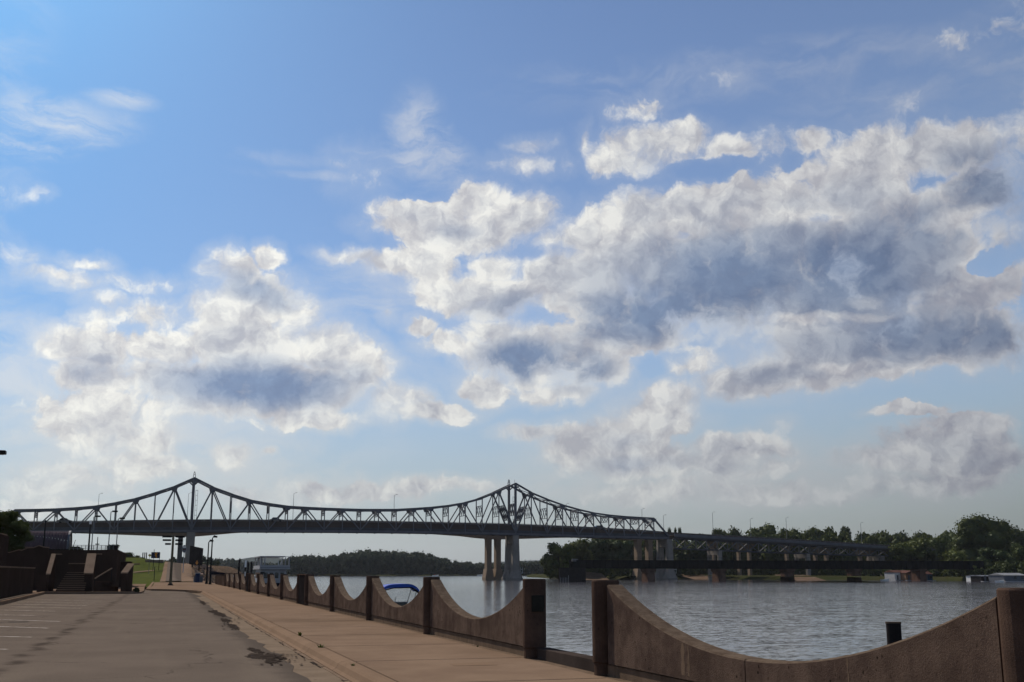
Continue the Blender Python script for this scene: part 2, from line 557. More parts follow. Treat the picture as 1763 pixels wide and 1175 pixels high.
M = {}
M['wall'] = mat('brown_concrete', (0.132, 0.094, 0.073), 0.9, 0.2, 2.6, color2=(0.072, 0.050, 0.041), bump=0.7, bscale=45, spots=1.0, spotscale=12, streak=0.22, blotch=0.6, spec=0.0)
M['post'] = mat('brown_concrete_post', (0.100, 0.066, 0.050), 0.9, 0.12, 2.4, color2=(0.062, 0.042, 0.033), bump=0.5, bscale=60, spots=0.8, spotscale=16, streak=0.15, blotch=0.4, spec=0.0)
M['walltop'] = mat('sunlit_aggregate_top', (0.150, 0.112, 0.082), 0.95, 0.2, 6.0, color2=(0.095, 0.068, 0.05), bump=0.8, bscale=80, spots=1.0, spotscale=40)  # speckled panel tops, sunlight on them put into the lighter colour
M['plinth'] = mat('pale_plinth_concrete', (0.165, 0.118, 0.084), 0.9, 0.15, 2.5, bump=0.3, streak=0.55, spec=0.0)
M['plaza'] = mat('dark_brown_concrete', (0.055, 0.037, 0.029), 0.9, 0.15, 0.5, bump=0.3, streak=0.4, spec=0.1)
M['coping'] = mat('coping_concrete', (0.20, 0.145, 0.105), 0.85, 0.1, 1.0, spec=0.1)
M['walk'] = mat('sidewalk_concrete', (0.215, 0.150, 0.104), 0.9, 0.07, 0.7, color2=(0.175, 0.120, 0.084), bump=0.15, spots=0.25, spotscale=9, spotcol=(0.09, 0.06, 0.045), blotch=0.6, spec=0.0)
M['kerb'] = mat('kerb_concrete', (0.220, 0.150, 0.102), 0.9, 0.08, 0.8, bump=0.2, blotch=0.2, spec=0.0)
M['gutter'] = mat('gutter_concrete', (0.205, 0.155, 0.112), 0.9, 0.12, 1.1, bump=0.2, spots=0.6, spotscale=7, blotch=0.45, spec=0.0)
M['patch'] = mat('tar_patch', (0.048, 0.038, 0.032), 0.8, 0.2, 3, bump=0.4, spec=0.0)
M['paint'] = mat('worn_white_paint', (0.62, 0.56, 0.50), 0.8, 0.15, 5, color2=(0.26, 0.22, 0.18))
M['steel'] = mat('bridge_steel_paint', (0.115, 0.118, 0.135), 0.6, 0.12, 0.3, spec=0.2)
M['darksteel'] = mat('dark_bridge_steel', (0.07, 0.07, 0.08), 0.7, 0.15, 0.3)
M['girder'] = mat('weathered_brown_fascia', (0.085, 0.062, 0.054), 0.85, 0.15, 0.12)
M['box'] = mat('buff_bridge_concrete', (0.27, 0.21, 0.16), 0.85, 0.06, 0.15)
M['pier'] = mat('pier_concrete', (0.26, 0.20, 0.15), 0.9, 0.08, 0.25, streak=0.25)
M['greypier'] = mat('grey_pier_concrete', (0.25, 0.225, 0.20), 0.9, 0.1, 0.25, streak=0.3)
M['rail'] = mat('railway_iron', (0.014, 0.013, 0.013), 0.85, 0.2, 0.3)
M['stone'] = mat('reddish_pier_stone', (0.125, 0.078, 0.06), 0.9, 0.2, 0.6)
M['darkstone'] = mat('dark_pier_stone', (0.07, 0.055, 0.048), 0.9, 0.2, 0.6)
M['black'] = mat('black_metal', (0.012, 0.012, 0.013), 0.5, 0.1, 2)
M['bronze'] = mat('bronze_pole', (0.12, 0.11, 0.07), 0.6, 0.1, 2)
M['galv'] = mat('galvanised_pole', (0.20, 0.20, 0.20), 0.5, 0.1, 2, metal=0.3)
M['white'] = mat('white_paint', (0.72, 0.72, 0.70), 0.5, 0.05, 0.6)
M['offwhite'] = mat('grey_white_paint', (0.37, 0.37, 0.38), 0.6, 0.08, 0.5)
M['navy'] = mat('navy_canvas', (0.016, 0.017, 0.026), 0.8, 0.1, 2)
M['blue'] = mat('royal_blue_canvas', (0.035, 0.09, 0.40), 0.75, 0.08, 2)
M['bluebin'] = mat('blue_plastic', (0.014, 0.028, 0.075), 0.5, 0.1, 2)
M['orange'] = mat('orange_sign_paint', (0.62, 0.24, 0.03), 0.6, 0.2, 3)
M['bluesign'] = mat('dark_blue_sign', (0.02, 0.025, 0.06), 0.6, 0.1, 3)
M['yellow'] = mat('yellow_sign', (0.42, 0.33, 0.06), 0.6, 0.1, 3)
M['red'] = mat('dull_red_roof', (0.12, 0.065, 0.055), 0.8, 0.15, 0.6)
M['bluewall'] = mat('blue_cabin_paint', (0.03, 0.07, 0.12), 0.7, 0.15, 0.6)
M['brick'] = mat('brown_cabin_wall', (0.30, 0.18, 0.11), 0.8, 0.15, 0.8)
M['darkwood'] = mat('dark_wood', (0.03, 0.026, 0.026), 0.8, 0.2, 1)
M['greyroof'] = mat('grey_white_roof', (0.24, 0.245, 0.25), 0.6, 0.08, 0.6)
M['slate'] = mat('slate_wall_paint', (0.12, 0.13, 0.15), 0.7, 0.12, 0.8)
M['tent'] = mat('mauve_corrugated_shell', (0.085, 0.066, 0.075), 0.9, 0.15, 0.9)
M['bark'] = mat('tree_bark', (0.09, 0.07, 0.055), 0.95, 0.25, 1.5)
M['grass'] = mat('mown_grass', (0.078, 0.086, 0.024), 0.95, 0.1, 0.5, color2=(0.050, 0.062, 0.02), spec=0.1)
M['bankgrass'] = mat('bank_grass', (0.030, 0.036, 0.014), 0.95, 0.1, 0.06, color2=(0.045, 0.043, 0.02), spec=0.1)
M['sand'] = mat('river_sand', (0.15, 0.105, 0.075), 0.95, 0.15, 0.2, spec=0.1)
M['hill'] = mat('wooded_hill', (0.022, 0.034, 0.024), 0.95, 0.2, 0.008, spec=0.0)
M['earth'] = mat('river_earth', (0.14, 0.115, 0.08), 0.95, 0.2, 0.1, spec=0.1)
M['glass'] = mat('dark_window_glass', (0.02, 0.025, 0.03), 0.08, 0.1, 1, spec=0.6)
M['carpaint'] = mat('dark_car_paint', (0.03, 0.032, 0.038), 0.3, 0.05, 1, spec=0.5)
M['silver'] = mat('silver_car_paint', (0.30, 0.31, 0.33), 0.3, 0.05, 1, spec=0.5)
M['tyre'] = mat('tyre_rubber', (0.01, 0.01, 0.01), 0.8, 0.1, 3)
M['boulder'] = mat('bank_boulder', (0.27, 0.195, 0.15), 0.95, 0.3, 0.7, bump=0.4)
M['plaque'] = mat('green_bronze_plaque', (0.03, 0.03, 0.026), 0.95, 0.1, 5, spec=0.0)
M['skin'] = mat('skin', (0.35, 0.2, 0.14), 0.6, 0.05, 3)
M['cloth'] = mat('red_cloth', (0.30, 0.04, 0.03), 0.8, 0.05, 3)
M['leaf'] = leafmat('foliage', (0.042, 0.060, 0.014), (0.086, 0.104, 0.022))
M['leafdark'] = leafmat('dark_foliage', (0.026, 0.040, 0.012), (0.056, 0.070, 0.016))
M['leaffar'] = leafmat('far_foliage', (0.015, 0.024, 0.009), (0.032, 0.043, 0.014))


def asphalt_mat():
    m = bpy.data.materials.new('worn_asphalt')
    m.use_nodes = True
    t = NT(m.node_tree)
    bs = m.node_tree.nodes['Principled BSDF']
    tc = t.n('ShaderNodeNewGeometry').outputs['Position']
    n = t.noise(tc, 0.35, 6, 0.6)
    col = t.mix(t.smooth(n, 0.3, 0.7), (0.140, 0.112, 0.090), (0.116, 0.093, 0.075))
    # long wheel tracks
    mp = t.n('ShaderNodeMapping')
    t.put(mp.inputs['Vector'], tc)
    mp.inputs['Scale'].default_value = (0.9, 0.05, 1)
    tr = t.noise(mp.outputs[0], 1.4, 4, 0.6)
    col = t.mix(t.m('MULTIPLY', t.smooth(tr, 0.5, 0.7), 0.30), col, (0.160, 0.130, 0.100))
    # old seam between lane and car park, with a crack and patches of dark sealer
    sp = t.n('ShaderNodeSeparateXYZ', ins={0: tc})
    wob = t.noise(tc, 0.45, 5, 0.6)
    dx = t.m('ABSOLUTE', t.m('ADD', sp.outputs[0], t.m('MULTIPLY_ADD', wob, 1.3, 2.05)))
    seam = t.m('MULTIPLY', t.smooth(dx, 0.30, 0.02), t.smooth(t.noise(tc, 0.8, 4, 0.6), 0.40, 0.6))
    col = t.mix(t.m('MULTIPLY', seam, 0.75), col, (0.045, 0.036, 0.030))
    # darker frayed strip of newer asphalt beside the gutter
    ex = t.m('ADD', sp.outputs[0], t.m('MULTIPLY', t.noise(tc, 0.7, 5, 0.7), 0.9))
    col = t.mix(t.m('MULTIPLY', t.smooth(ex, 2.15, 2.75), 0.6), col, (0.062, 0.052, 0.044))
    cr = t.n('ShaderNodeTexVoronoi', feature='DISTANCE_TO_EDGE')
    cr.inputs['Scale'].default_value = 0.28
    t.put(cr.inputs['Vector'], t.v('MULTIPLY_ADD', t.noise(tc, 1.2, 5, 0.6, col=True), (1.2, 1.2, 0), tc))
    crack = t.m('MULTIPLY', t.smooth(cr.outputs['Distance'], 0.012, 0.002), t.smooth(t.noise(tc, 0.3, 2, .5), 0.42, 0.6))
    col = t.mix(t.m('MULTIPLY', crack, 0.55), col, (0.035, 0.03, 0.027))
    fine = t.noise(tc, 40.0, 4, 0.8)
    col = t.mix(1.0, col, t.n('ShaderNodeCombineXYZ', ins={i: t.lin(fine, 0.25, 0.75, 0.58, 1.42) for i in range(3)}).outputs[0], 'MULTIPLY')
    t.put(bs.inputs['Base Color'], col)
    bs.inputs['Roughness'].default_value = 0.97
    bs.inputs['Specular IOR Level'].default_value = 0.0
    bp = t.n('ShaderNodeBump')
    bp.inputs['Strength'].default_value = 0.35
    bp.inputs['Distance'].default_value = 0.01
    t.put(bp.inputs['Height'], t.noise(tc, 70, 4, 0.7))
    t.put(bs.inputs['Normal'], bp.outputs[0])
    return m


def water_mat():
    m = bpy.data.materials.new('river_water')
    m.use_nodes = True
    t = NT(m.node_tree)
    bs = m.node_tree.nodes['Principled BSDF']
    tc = t.n('ShaderNodeNewGeometry').outputs['Position']
    bs.inputs['Base Color'].default_value = (0.062, 0.060, 0.068, 1)
    bs.inputs['Roughness'].default_value = 0.10
    bs.inputs['IOR'].default_value = 1.333
    rot = t.n('ShaderNodeMapping')
    t.put(rot.inputs['Vector'], tc)
    rot.inputs['Rotation'].default_value = (0, 0, R(25))
    rot.inputs['Scale'].default_value = (0.45, 1.0, 1)
    c = t.noise(rot.outputs[0], 0.035, 4, 0.55)
    chop = t.lin(c, 0.35, 0.65, 0.6, 1.15)      # calm slicks and rougher streaks
    # wave slopes taken straight from noise, so that far water stays rough too
    def slope(scale, det, rough, amp):
        c_ = t.noise(rot.outputs[0], scale, det, rough, col=True)
        return t.v('MULTIPLY', t.v('SUBTRACT', c_, (0.5, 0.5, 0.5)), (amp, amp, 0.0))
    s1 = slope(4.2, 5, 0.72, 0.44)
    s2 = slope(0.8, 3, 0.6, 0.12)
    cs = t.n('ShaderNodeCombineXYZ', ins={0: chop, 1: chop, 2: 0.0}).outputs[0]
    sl = t.v('ADD', t.v('MULTIPLY', s1, cs), s2)
    nr = t.v('NORMALIZE', t.v('ADD', sl, (0.0, 0.0, 1.0)))
    t.put(bs.inputs['Normal'], nr)
    return m


M['asphalt'] = asphalt_mat()
M['water'] = water_mat()


# ------------------------------------------------------------------ setting: ground, water, banks
def sheet(name, poly, z, m, th=0.0, label=None):
    b = MB()
    if th:
        b.prism(poly, 'z', z - th, z)
    else:
        b.add([(x, y, z) for x, y in poly], [tuple(range(len(poly)))])
    o = b.build(name, m)
    tag(o, kind='structure')
    return o


g = MB().add([(-14000, -14000, -6), (14000, -14000, -6), (14000, 14000, -6), (-14000, 14000, -6)], [(0, 1, 2, 3)]).build('ground', M['earth'])
tag(g, kind='structure')
wo_ = MB().add([(7.2, -1500, -2), (3000, -1500, -2), (3000, 3600, -2), (7.2, 3600, -2)], [(0, 1, 2, 3)]).build('river_water', M['water'])
tag(wo_, kind='structure')


def sstep(a, b, x):
    t = np.clip((x - a) / (b - a), 0, 1)
    return t * t * (3 - 2 * t)


def bank_h(X, Y):
    """height of the near bank: flat street, then the levee with the ramp, then the rocky slope to the river"""
    X = np.asarray(X, float)
    Y = np.asarray(Y, float)
    lev = 5.4 * sstep(235, 318, Y) * sstep(6, -8, X) + 3.55 * sstep(182, 300, Y) * (1 - sstep(6, -8, X))
    lev = np.maximum(lev, 5.4 * sstep(-22, -60, X) * sstep(150, 170, Y))
    ed = 7.2 + 15 * sstep(165, 300, Y) + 14 * sstep(300, 420, Y)      # river edge moves out past the ramp
    base = -0.06
    h = base + lev
    fall = sstep(0, 1, (X - (ed - 15 * sstep(165, 260, Y) - 0.1)) / (15 * sstep(165, 260, Y) + 0.12))
    h = h * (1 - fall) + (-4.0) * fall
    rough = 0.25 * np.sin(X * 1.3 + Y * 0.7) * np.sin(Y * 0.9 - X) * fall * (1 - fall) * 4
    return h + rough


xs = np.concatenate([np.linspace(-900, -60, 25), np.linspace(-55, -14, 18), np.linspace(-13, 7.0, 44), np.linspace(7.3, 45, 60)])
ys = np.concatenate([np.linspace(134, 420, 160), np.linspace(430, 1500, 30)])
gx, gy = np.meshgrid(xs, ys)
gz = bank_h(gx, gy)
nx = len(xs)
V = np.stack([gx.ravel(), gy.ravel(), gz.ravel()], 1)
idx = np.arange(len(V)).reshape(gx.shape)
Q = np.stack([idx[:-1, :-1].ravel(), idx[:-1, 1:].ravel(), idx[1:, 1:].ravel(), idx[1:, :-1].ravel()], 1)
def levee_mat():
    m = M['grass'].copy()
    t = NT(m.node_tree)
    bs = m.node_tree.nodes['Principled BSDF']
    old = bs.inputs['Base Color'].links[0].from_socket
    tc = t.n('ShaderNodeNewGeometry').outputs['Position']
    sp = t.n('ShaderNodeSeparateXYZ', ins={0: tc})
    k = t.smooth(t.m('ADD', sp.outputs[0], t.m('MULTIPLY', t.noise(tc, .4, 4, .6), 1.5)), 4.6, 5.4)
    rc = t.mix(t.smooth(t.noise(tc, 1.1, 5, .7), .38, .6), (0.17, 0.115, 0.08), (0.06, 0.045, 0.03))
    t.put(bs.inputs['Base Color'], t.mix(k, old, rc))
    return m


lv = fast_mesh('levee_terrain', V, Q, levee_mat())
for p in lv.data.polygons:
    p.use_smooth = True
tag(lv, kind='structure')
sheet('bank_ground', [(-900, -150), (7.1, -150), (7.1, 134.1), (-900, 134.1)], -0.30, M['earth'])
# vertical face of the quay below the wall
q_ = MB().box((7.1, -150, -5), (7.35, 165, -0.02)).build('quay_face', M['plinth'])
tag(q_, kind='structure')

# asphalt street and car park
random.seed(5)
asp = [(-30, -20), (2.3, -20)]
y = -20.0
while y < 84:
    y += random.uniform(0.5, 1.4)
    asp.append((2.32 + random.uniform(-.10, .10) + (0.28 * max(0, math.sin(y * .31)) if random.random() < .4 else 0), y))
for px in [(340, 1025), (322, 1019.5), (300, 1018), (262, 1017.5), (240, 1015)]:
    p = atZ(px[0], px[1], -0.15)
    asp.append((p.x, p.y))
asp += [(-2.3, 134.0), (-30, 134.0)]
sheet('asphalt_street', asp, -0.15, M['asphalt'])
sheet('gutter_strip', [(1.9, -20), (3.12, -20), (3.12, 96), (2.6, 99), (0.5, 104), (-1.6, 108), (-1.6, 106), (1.9, 96)], -0.158, M['gutter'])

# sidewalk: separate cast slabs with open joints, on a dark bed
sw = thing('sidewalk', None, None)
tag(sw, kind='structure')
MB().box((3.40, -20, -0.3), (6.98, 99.6, -0.03)).build('slab_bed', M['patch'], sw)
ysl = [-9.6 + 4.35 * i for i in range(26)]
slabmesh = None
for i, y0 in enumerate(ysl[:-1]):
    x1 = 6.62
    s = MB().box((3.455, y0 + 0.02, -0.10), (x1, y0 + 4.35 - 0.02, 0.0)).build('slab', M['walk'], sw, bevel=0.012, seg=1)
MB().box((6.628, -9.6, -0.10), (6.98, 98, -0.004)).build('wall_footing_strip', M['plinth'], sw)
# far concrete apron round the bend
ap = [(3.36, 99.3), (6.98, 99.3), (6.98, 205), (4.6, 196), (4.2, 186), (-1.4, 186), (-1.2, 150), (-1.35, 116.0), (-1.0, 113.6), (0.6, 111.5), (2.4, 106)]
sheet('concrete_apron', ap, 0.0, M['walk'], th=0.2)
sheet('plaza_pavement', [(-26, 99.6), (-1.9, 98.0), (-1.6, 104), (-2.0, 133.8), (-26, 133.8)], -0.03, M['walk'], th=0.2)
sheet('plaza_pavement', [(-21, 133.9), (-2.0, 133.9), (-2.2, 160), (-21, 160)], 0.01, M['walk'], th=0.2)
# rolled kerb in cast lengths
kb = thing('kerb', None, None)
M['kerb2'] = M['kerb']
tag(kb, kind='structure')
MB().box((3.412, -9.6, -0.06), (3.452, 99, -0.016)).build('joint_seal', M['tarline'] if 'tarline' in M else M['patch'], kb)
rr = random.Random(21)
yy = -9.6
while yy < 98:                      # pale worn lip of the gutter, broken here and there
    l_ = rr.uniform(1.2, 4.2)
    w0 = rr.uniform(.045, .085)
    MB().box((2.998 - w0, yy, -0.17), (3.0, yy + l_ - rr.uniform(.03, .25), -0.150)).build('gutter_lip', M['coping'], kb)
    yy += l_
for i in range(60):
    yy = rr.uniform(8, 60)
    l_ = rr.uniform(.15, .8)
    tag(MB().box((2.90 + rr.uniform(-.03, .03), yy, -0.16), (2.925 + rr.uniform(-.02, .05), yy + l_, -0.1535)).build('gutter_crack', M['patch'], kb))
prof = [(3.02, -0.2), (3.02, -0.145), (3.08, -0.11), (3.13, -0.03), (3.19, 0.006), (3.28, 0.016), (3.385, 0.010), (3.41, -0.012), (3.41, -0.2)]
for i in range(25):
    y0 = -9.6 + 4.35 * i
    MB().prism(prof, 'y', y0 + 0.012, y0 + 4.338).build('kerb_length', M['kerb'], kb)
bend = [(3.2, 99.2), (3.0, 102.0), (2.3, 106), (0.6, 111.3), (-1.0, 113.4), (-1.45, 116), (-1.5, 150), (-1.6, 190)]
for a, b in zip(bend[:-1], bend[1:]):
    MB().beam((a[0], a[1], -0.10), (b[0], b[1], -0.10), 0.3, 0.215).build('kerb_length', M['kerb'], kb)
lk = [atZ(-60, 1046, -0.15), atZ(0, 1037), atZ(75, 1020), atZ(150, 1020), atZ(232, 1019.5)]
for a, b in zip(lk[:-1], lk[1:]):
    MB().beam((a.x, a.y, -0.08), (b.x, b.y, -0.08), 0.25, 0.26).build('kerb_length', M['kerb'], kb)

# ramp road over the levee: asphalt lane with concrete margins, draped on the bank
def drape(name, L, Rr, m, dz, n=40, y0=186, y1=312):
    vs, fs = [], []
    c = 12
    for i in range(n + 1):
        Y = y0 + (y1 - y0) * i / n
        for j in range(c + 1):
            X = L(Y) + (Rr(Y) - L(Y)) * j / c
            vs.append((X, Y, float(bank_h(X, Y)) + dz))
    for i in range(n):
        for j in range(c):
            o_ = i * (c + 1) + j
            fs.append((o_, o_ + 1, o_ + c + 2, o_ + c + 1))
    return tag(MB().add(vs, fs).build(name, m), kind='structure')


pxe = lambda a, b: (lambda Y: atY(a + (b - a) * (Y - 186) / 114, 985, Y).x)
drape('ramp_concrete', pxe(276, 283), pxe(334, 327), M['walk'], 0.16)
drape('ramp_lane', pxe(286, 288), pxe(313, 311), M['asphalt'], 0.24)
drape('grass_path', lambda Y: -60, lambda Y: -2.2, M['coping'], 0.08, 4, 262, 264.5)

# stall lines
for (x0, y0, x1, y1) in [(-12, 1117.5, 12, 1118.2), (-20, 1095.6, 54, 1097.2), (-20, 1078.2, 84, 1081.8), (-20, 1066.5, 104, 1070.2), (-20, 1058.2, 60, 1060),
                         (-20, 1050, 95, 1052.6), (20, 1045, 140, 1047.5), (20, 1040.4, 150, 1043), (30, 1036.5, 165, 1039), (60, 1033, 175, 1035)]:
    a, b = atZ(x0, y0, -0.146), atZ(x1, y1, -0.146)
    d = (b - a).normalized()
    s = Vector((-d.y, d.x, 0)) * 0.055
    tag(MB().add([a - s, b - s, b + s, a + s], [(0, 1, 2, 3)]).build('stall_line', M['paint']), kind='structure')


# dark tar patches, ragged
def ragged(name, cx, cy, rx, ry, m, z, seed, n=40, rot=0.0):
    rnd = random.Random(seed)
    pts = []
    for i in range(n):
        t = 2 * math.pi * i / n
        k = 1 + 0.25 * math.sin(2 * t + seed) + 0.15 * math.sin(5 * t + 2 * seed) + rnd.uniform(-.3, .3)
        x, y_ = rx * k * math.cos(t), ry * k * math.sin(t)
        pts.append((cx + x * math.cos(rot) - y_ * math.sin(rot), cy + x * math.sin(rot) + y_ * math.cos(rot)))
    return tag(sheet(name, pts, z, m), kind='structure')


rq = random.Random(77)
TP = [(457, 1130, .27, 1.1), (440, 1120, .12, .9), (374, 1056, .26, 3.4), (402, 1079, .16, 1.6), (349, 1038, .14, 4.0), (470, 1139, .14, .5), (388, 1068, .12, 1.8)] + [(rq.gauss(484, 16), rq.gauss(1133, 6), rq.uniform(.012, .04), rq.uniform(.03, .12)) for _ in range(46)] + [(rq.gauss(398, 10), rq.gauss(1072, 5), rq.uniform(.015, .05), rq.uniform(.06, .25)) for _ in range(24)]
for i, (px, py, rx, ry) in enumerate(TP):
    p = atZ(px, py, -0.143)
    ragged('tar_patch' if rx > .1 else 'tar_crumb', p.x, p.y, rx, ry, M['patch'], -0.1455 + 0.00004 * i + (0.0015 * i if rx > .1 else 0.012), i + 2, n=90 if rx > .1 else 9)
p = atZ(808, 1144)
sheet('repair_patch', [(p.x - .35, p.y - .3), (p.x + .42, p.y - .34), (p.x + .45, p.y + .3), (p.x - .3, p.y + .28)], 0.004, M['kerb'])

# weeds in the kerb joints
rnd = random.Random(11)
def weed(name, loc, h, n, label, cat='weed'):
    vs, fs = [], []
    for i in range(n):
        t = rnd.uniform(0, 6.28)
        l = h * rnd.uniform(.5, 1)
        lean = rnd.uniform(.2, .9)
        w_ = h * 0.10
        bx, by = loc[0] + rnd.uniform(-.2, .2) * h, loc[1] + rnd.uniform(-.4, .4) * h
        px_, py_ = math.cos(t), math.sin(t)
        b0 = len(vs)
        vs += [(bx - py_ * w_, by + px_ * w_, loc[2]), (bx + py_ * w_, by - px_ * w_, loc[2]),
               (bx + px_ * lean * l * .5 + py_ * w_, by + py_ * lean * l * .5 - px_ * w_, loc[2] + l * .7),
               (bx + px_ * lean * l * .5 - py_ * w_, by + py_ * lean * l * .5 + px_ * w_, loc[2] + l * .7),
               (bx + px_ * lean * l, by + py_ * lean * l, loc[2] + l * .85)]
        fs += [(b0, b0 + 1, b0 + 2, b0 + 3), (b0 + 3, b0 + 2, b0 + 4)]
    me = bpy.data.meshes.new(name)
    me.from_pydata(vs, [], fs)
    me.materials.append(M['leaf'])
    return tag(link(bpy.data.objects.new(name, me)), label, cat)


weed('weed', (3.30, 24.6, -0.03), 0.14, 26, 'small green weed growing in the kerb face below the pale walk')
weed('weed', (3.40, 29.4, 0.0), 0.13, 16, 'thin brown weed at the back joint of the kerb')
weed('weed', (3.22, 19.8, -0.02), 0.09, 18, 'low weed tuft in the crack across the nearest kerb length')
weed('weed', (6.62, 24.0, 0.0), 0.05, 22, 'tiny tuft at the foot of the wall plinth left of the plaque post')

# ------------------------------------------------------------------ the scalloped flood wall
BAY, GAP = 8.75, 3.4
XF, XB = 6.74, 7.02         # wall faces
PT = 1.47                    # post top


def curve_z(t):
    """top of a bay, t in 0..1 between posts: a circular sag"""
    hi, lo = 1.40, 0.575
    sag = hi - lo
    half = 0.5
    c = 1.0
    r = (half * half + (sag / 8.2) ** 2) / (2 * sag / 8.2)
    u = t - 0.5
    return lo + (r - math.sqrt(max(r * r - u * u, 0))) * 8.2


def panel(y0, y1, t0, t1, parent):
    n = 14
    pts = []
    for i in range(n + 1):
        t = t0 + (t1 - t0) * i / n
        pts.append((y0 + (y1 - y0) * i / n, curve_z(t)))
    poly = [(y0, 0.19)] + pts + [(y1, 0.19)]
    b = MB()
    # wall body with a chamfered top made as three strips
    vs, fs = [], []
    c = 0.022
    rings = []
    for (yy, zz) in [(y0, None)] + pts[1:-1] + [(y1, None)]:
        if zz is None:
            zz = pts[0][1] if yy == y0 else pts[-1][1]
        rings.append([(XF, yy, 0.19), (XF, yy, zz - c), (XF + c, yy, zz), (XB - c, yy, zz), (XB, yy, zz - c), (XB, yy, 0.19)])
    for r_ in rings:
        vs += r_
    k = 6
    for i in range(len(rings) - 1):
        for j in range(k):
            fs.append((i * k + j, i * k + (j + 1) % k, (i + 1) * k + (j + 1) % k, (i + 1) * k + j))
    fs.append(tuple(range(k))[::-1])
    fs.append(tuple(range((len(rings) - 1) * k, len(rings) * k)))
    b.add(vs, fs)
    o = b.build('wall_panel', M['wall'], parent)
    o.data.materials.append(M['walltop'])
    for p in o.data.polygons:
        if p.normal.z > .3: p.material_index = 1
    return o


def post(yc, parent, ln=0.36, x0=6.60, x1=7.04, big=False):
    """post with rounded corners; shallow step near its foot"""
    def ring(x0, x1, y0, y1, r, n=6):
        r = min(r * 1.45, (y1 - y0) / 2 - .004)
        out = []
        for cx, cy, a0 in ((x1 - r, y1 - r, 0), (x0 + r, y1 - r, 90), (x0 + r, y0 + r, 180), (x1 - r, y0 + r, 270)):
            for i in range(n + 1):
                a = R(a0 + 90 * i / n)
                out.append((cx + r * math.cos(a), cy + r * math.sin(a)))
        return out
    y0, y1 = yc - ln / 2, yc + ln / 2
    lv = [(ring(x0 + .025, x1 - .025, y0 + .025, y1 - .025, .09), 0.0), (ring(x0 + .025, x1 - .025, y0 + .025, y1 - .025, .09), 0.185),
          (ring(x0, x1, y0, y1, .11), 0.20), (ring(x0, x1, y0, y1, .11), PT - .018), (ring(x0 + .018, x1 - .018, y0 + .018, y1 - .018, .095), PT)]
    vs, fs = [], []
    n = len(lv[0][0])
    for r_, z in lv:
        vs += [(a, b, z) for a, b in r_]
    for i in range(len(lv) - 1):
        for j in range(n):
            fs.append((i * n + j, i * n + (j + 1) % n, (i + 1) * n + (j + 1) % n, (i + 1) * n + j))
    fs += [tuple(range(n))[::-1], tuple(range((len(lv) - 1) * n, len(lv) * n))]
    return MB().add(vs, fs).build('post', M['post'], parent)


def wall_section(ys, label):
    t = thing('flood_wall', label, 'wall', (0, 0, 0), group='scalloped brown concrete flood wall')
    for yc in ys:
        post(yc, t)
    for a, b in zip(ys[:-1], ys[1:]):
        y0, y1 = a + .18 + .085, b - .18 - .085
        ym = (y0 + y1) / 2
        f = lambda yy: (yy - y0) / (y1 - y0)
        panel(y0, ym - .012, 0, f(ym - .012), t)
        panel(ym + .012, y1, f(ym + .012), 1, t)
        MB().box((XF + .07, a + .1, 0.19), (XB - .03, b - .1, 0.545)).build('joint_filler', M['darkstone'], t)
        for yy, zz in ((a + .15, 1.36), (b - .15, 1.36)):
            MB().box((XF + .13, yy - .12, 0.30), (XB - .03, yy + .12, 1.32)).build('joint_filler', M['darkstone'], t)
        MB().box((XF + .035, a + .13, -0.05), (XB + .02, b - .13, 0.172)).build('plinth', M['plinth'], t, bevel=0.01, seg=1)
    return t


wa = wall_section([-1.6, 7.70, 17.0], 'nearest stretch of scalloped brown concrete wall, at the right edge with the pile behind it')
secB = [20.66, 29.4, 38.25, 47.1, 55.9]
wb = wall_section(secB, 'middle stretch of scalloped brown wall ending in the thick post with a plaque')
secC = [secB[-1] + GAP + BAY * i for i in range(5)]
wall_section(secC, 'stretch of scalloped brown wall in front of the grey excursion boat')
secD = [secC[-1] + GAP + BAY * i for i in range(5)]
wall_section(secD, 'farthest stretch of scalloped brown wall beside the pair of tall lamps')
# plaque on the thick post
pq = MB().box((6.70, 20.455, 0.86), (6.95, 20.478, 1.16)).build('plaque', M['plaque'], wb, bevel=0.006, seg=1)
MB().box((6.722, 20.447, 0.88), (6.928, 20.456, 1.14)).build('plaque_face', M['plaque'], pq)
# low sill across the open gap, its shadowed front put into the dark colour
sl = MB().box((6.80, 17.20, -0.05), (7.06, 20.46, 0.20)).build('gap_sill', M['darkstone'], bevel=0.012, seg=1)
tag(sl, 'low concrete sill, coloured dark as in shadow, across the open gap in the flood wall', 'sill')
# closure gates of upright ribs in the two farther gaps
for (a, b, lab) in ((secB[-1] + .2, secC[0] - .2, 'nearer dark ribbed closure gate filling a gap in the flood wall'),
                    (secC[-1] + .2, secD[0] - .2, 'farther dark ribbed closure gate filling a gap in the flood wall')):
    t = thing('closure_gate', lab, 'gate', (6.85, (a + b) / 2, 0), group='ribbed closure gates in the flood wall')
    n = 9
    for i in range(n):
        yc = -(b - a) / 2 + (b - a) * (i + .5) / n
        MB().box((-.16, yc - .14, 0.0), (.10, yc + .14, 1.44)).build('rib', M['darkwood'], t, bevel=.02, seg=1)
    MB().box((.02, -(b - a) / 2, 0.0), (.07, (b - a) / 2, 1.42)).build('backing_panel', M['darkwood'], t)
    MB().box((-.20, -(b - a) / 2, 1.442), (.14, (b - a) / 2, 1.49)).build('cap', M['post'], t)
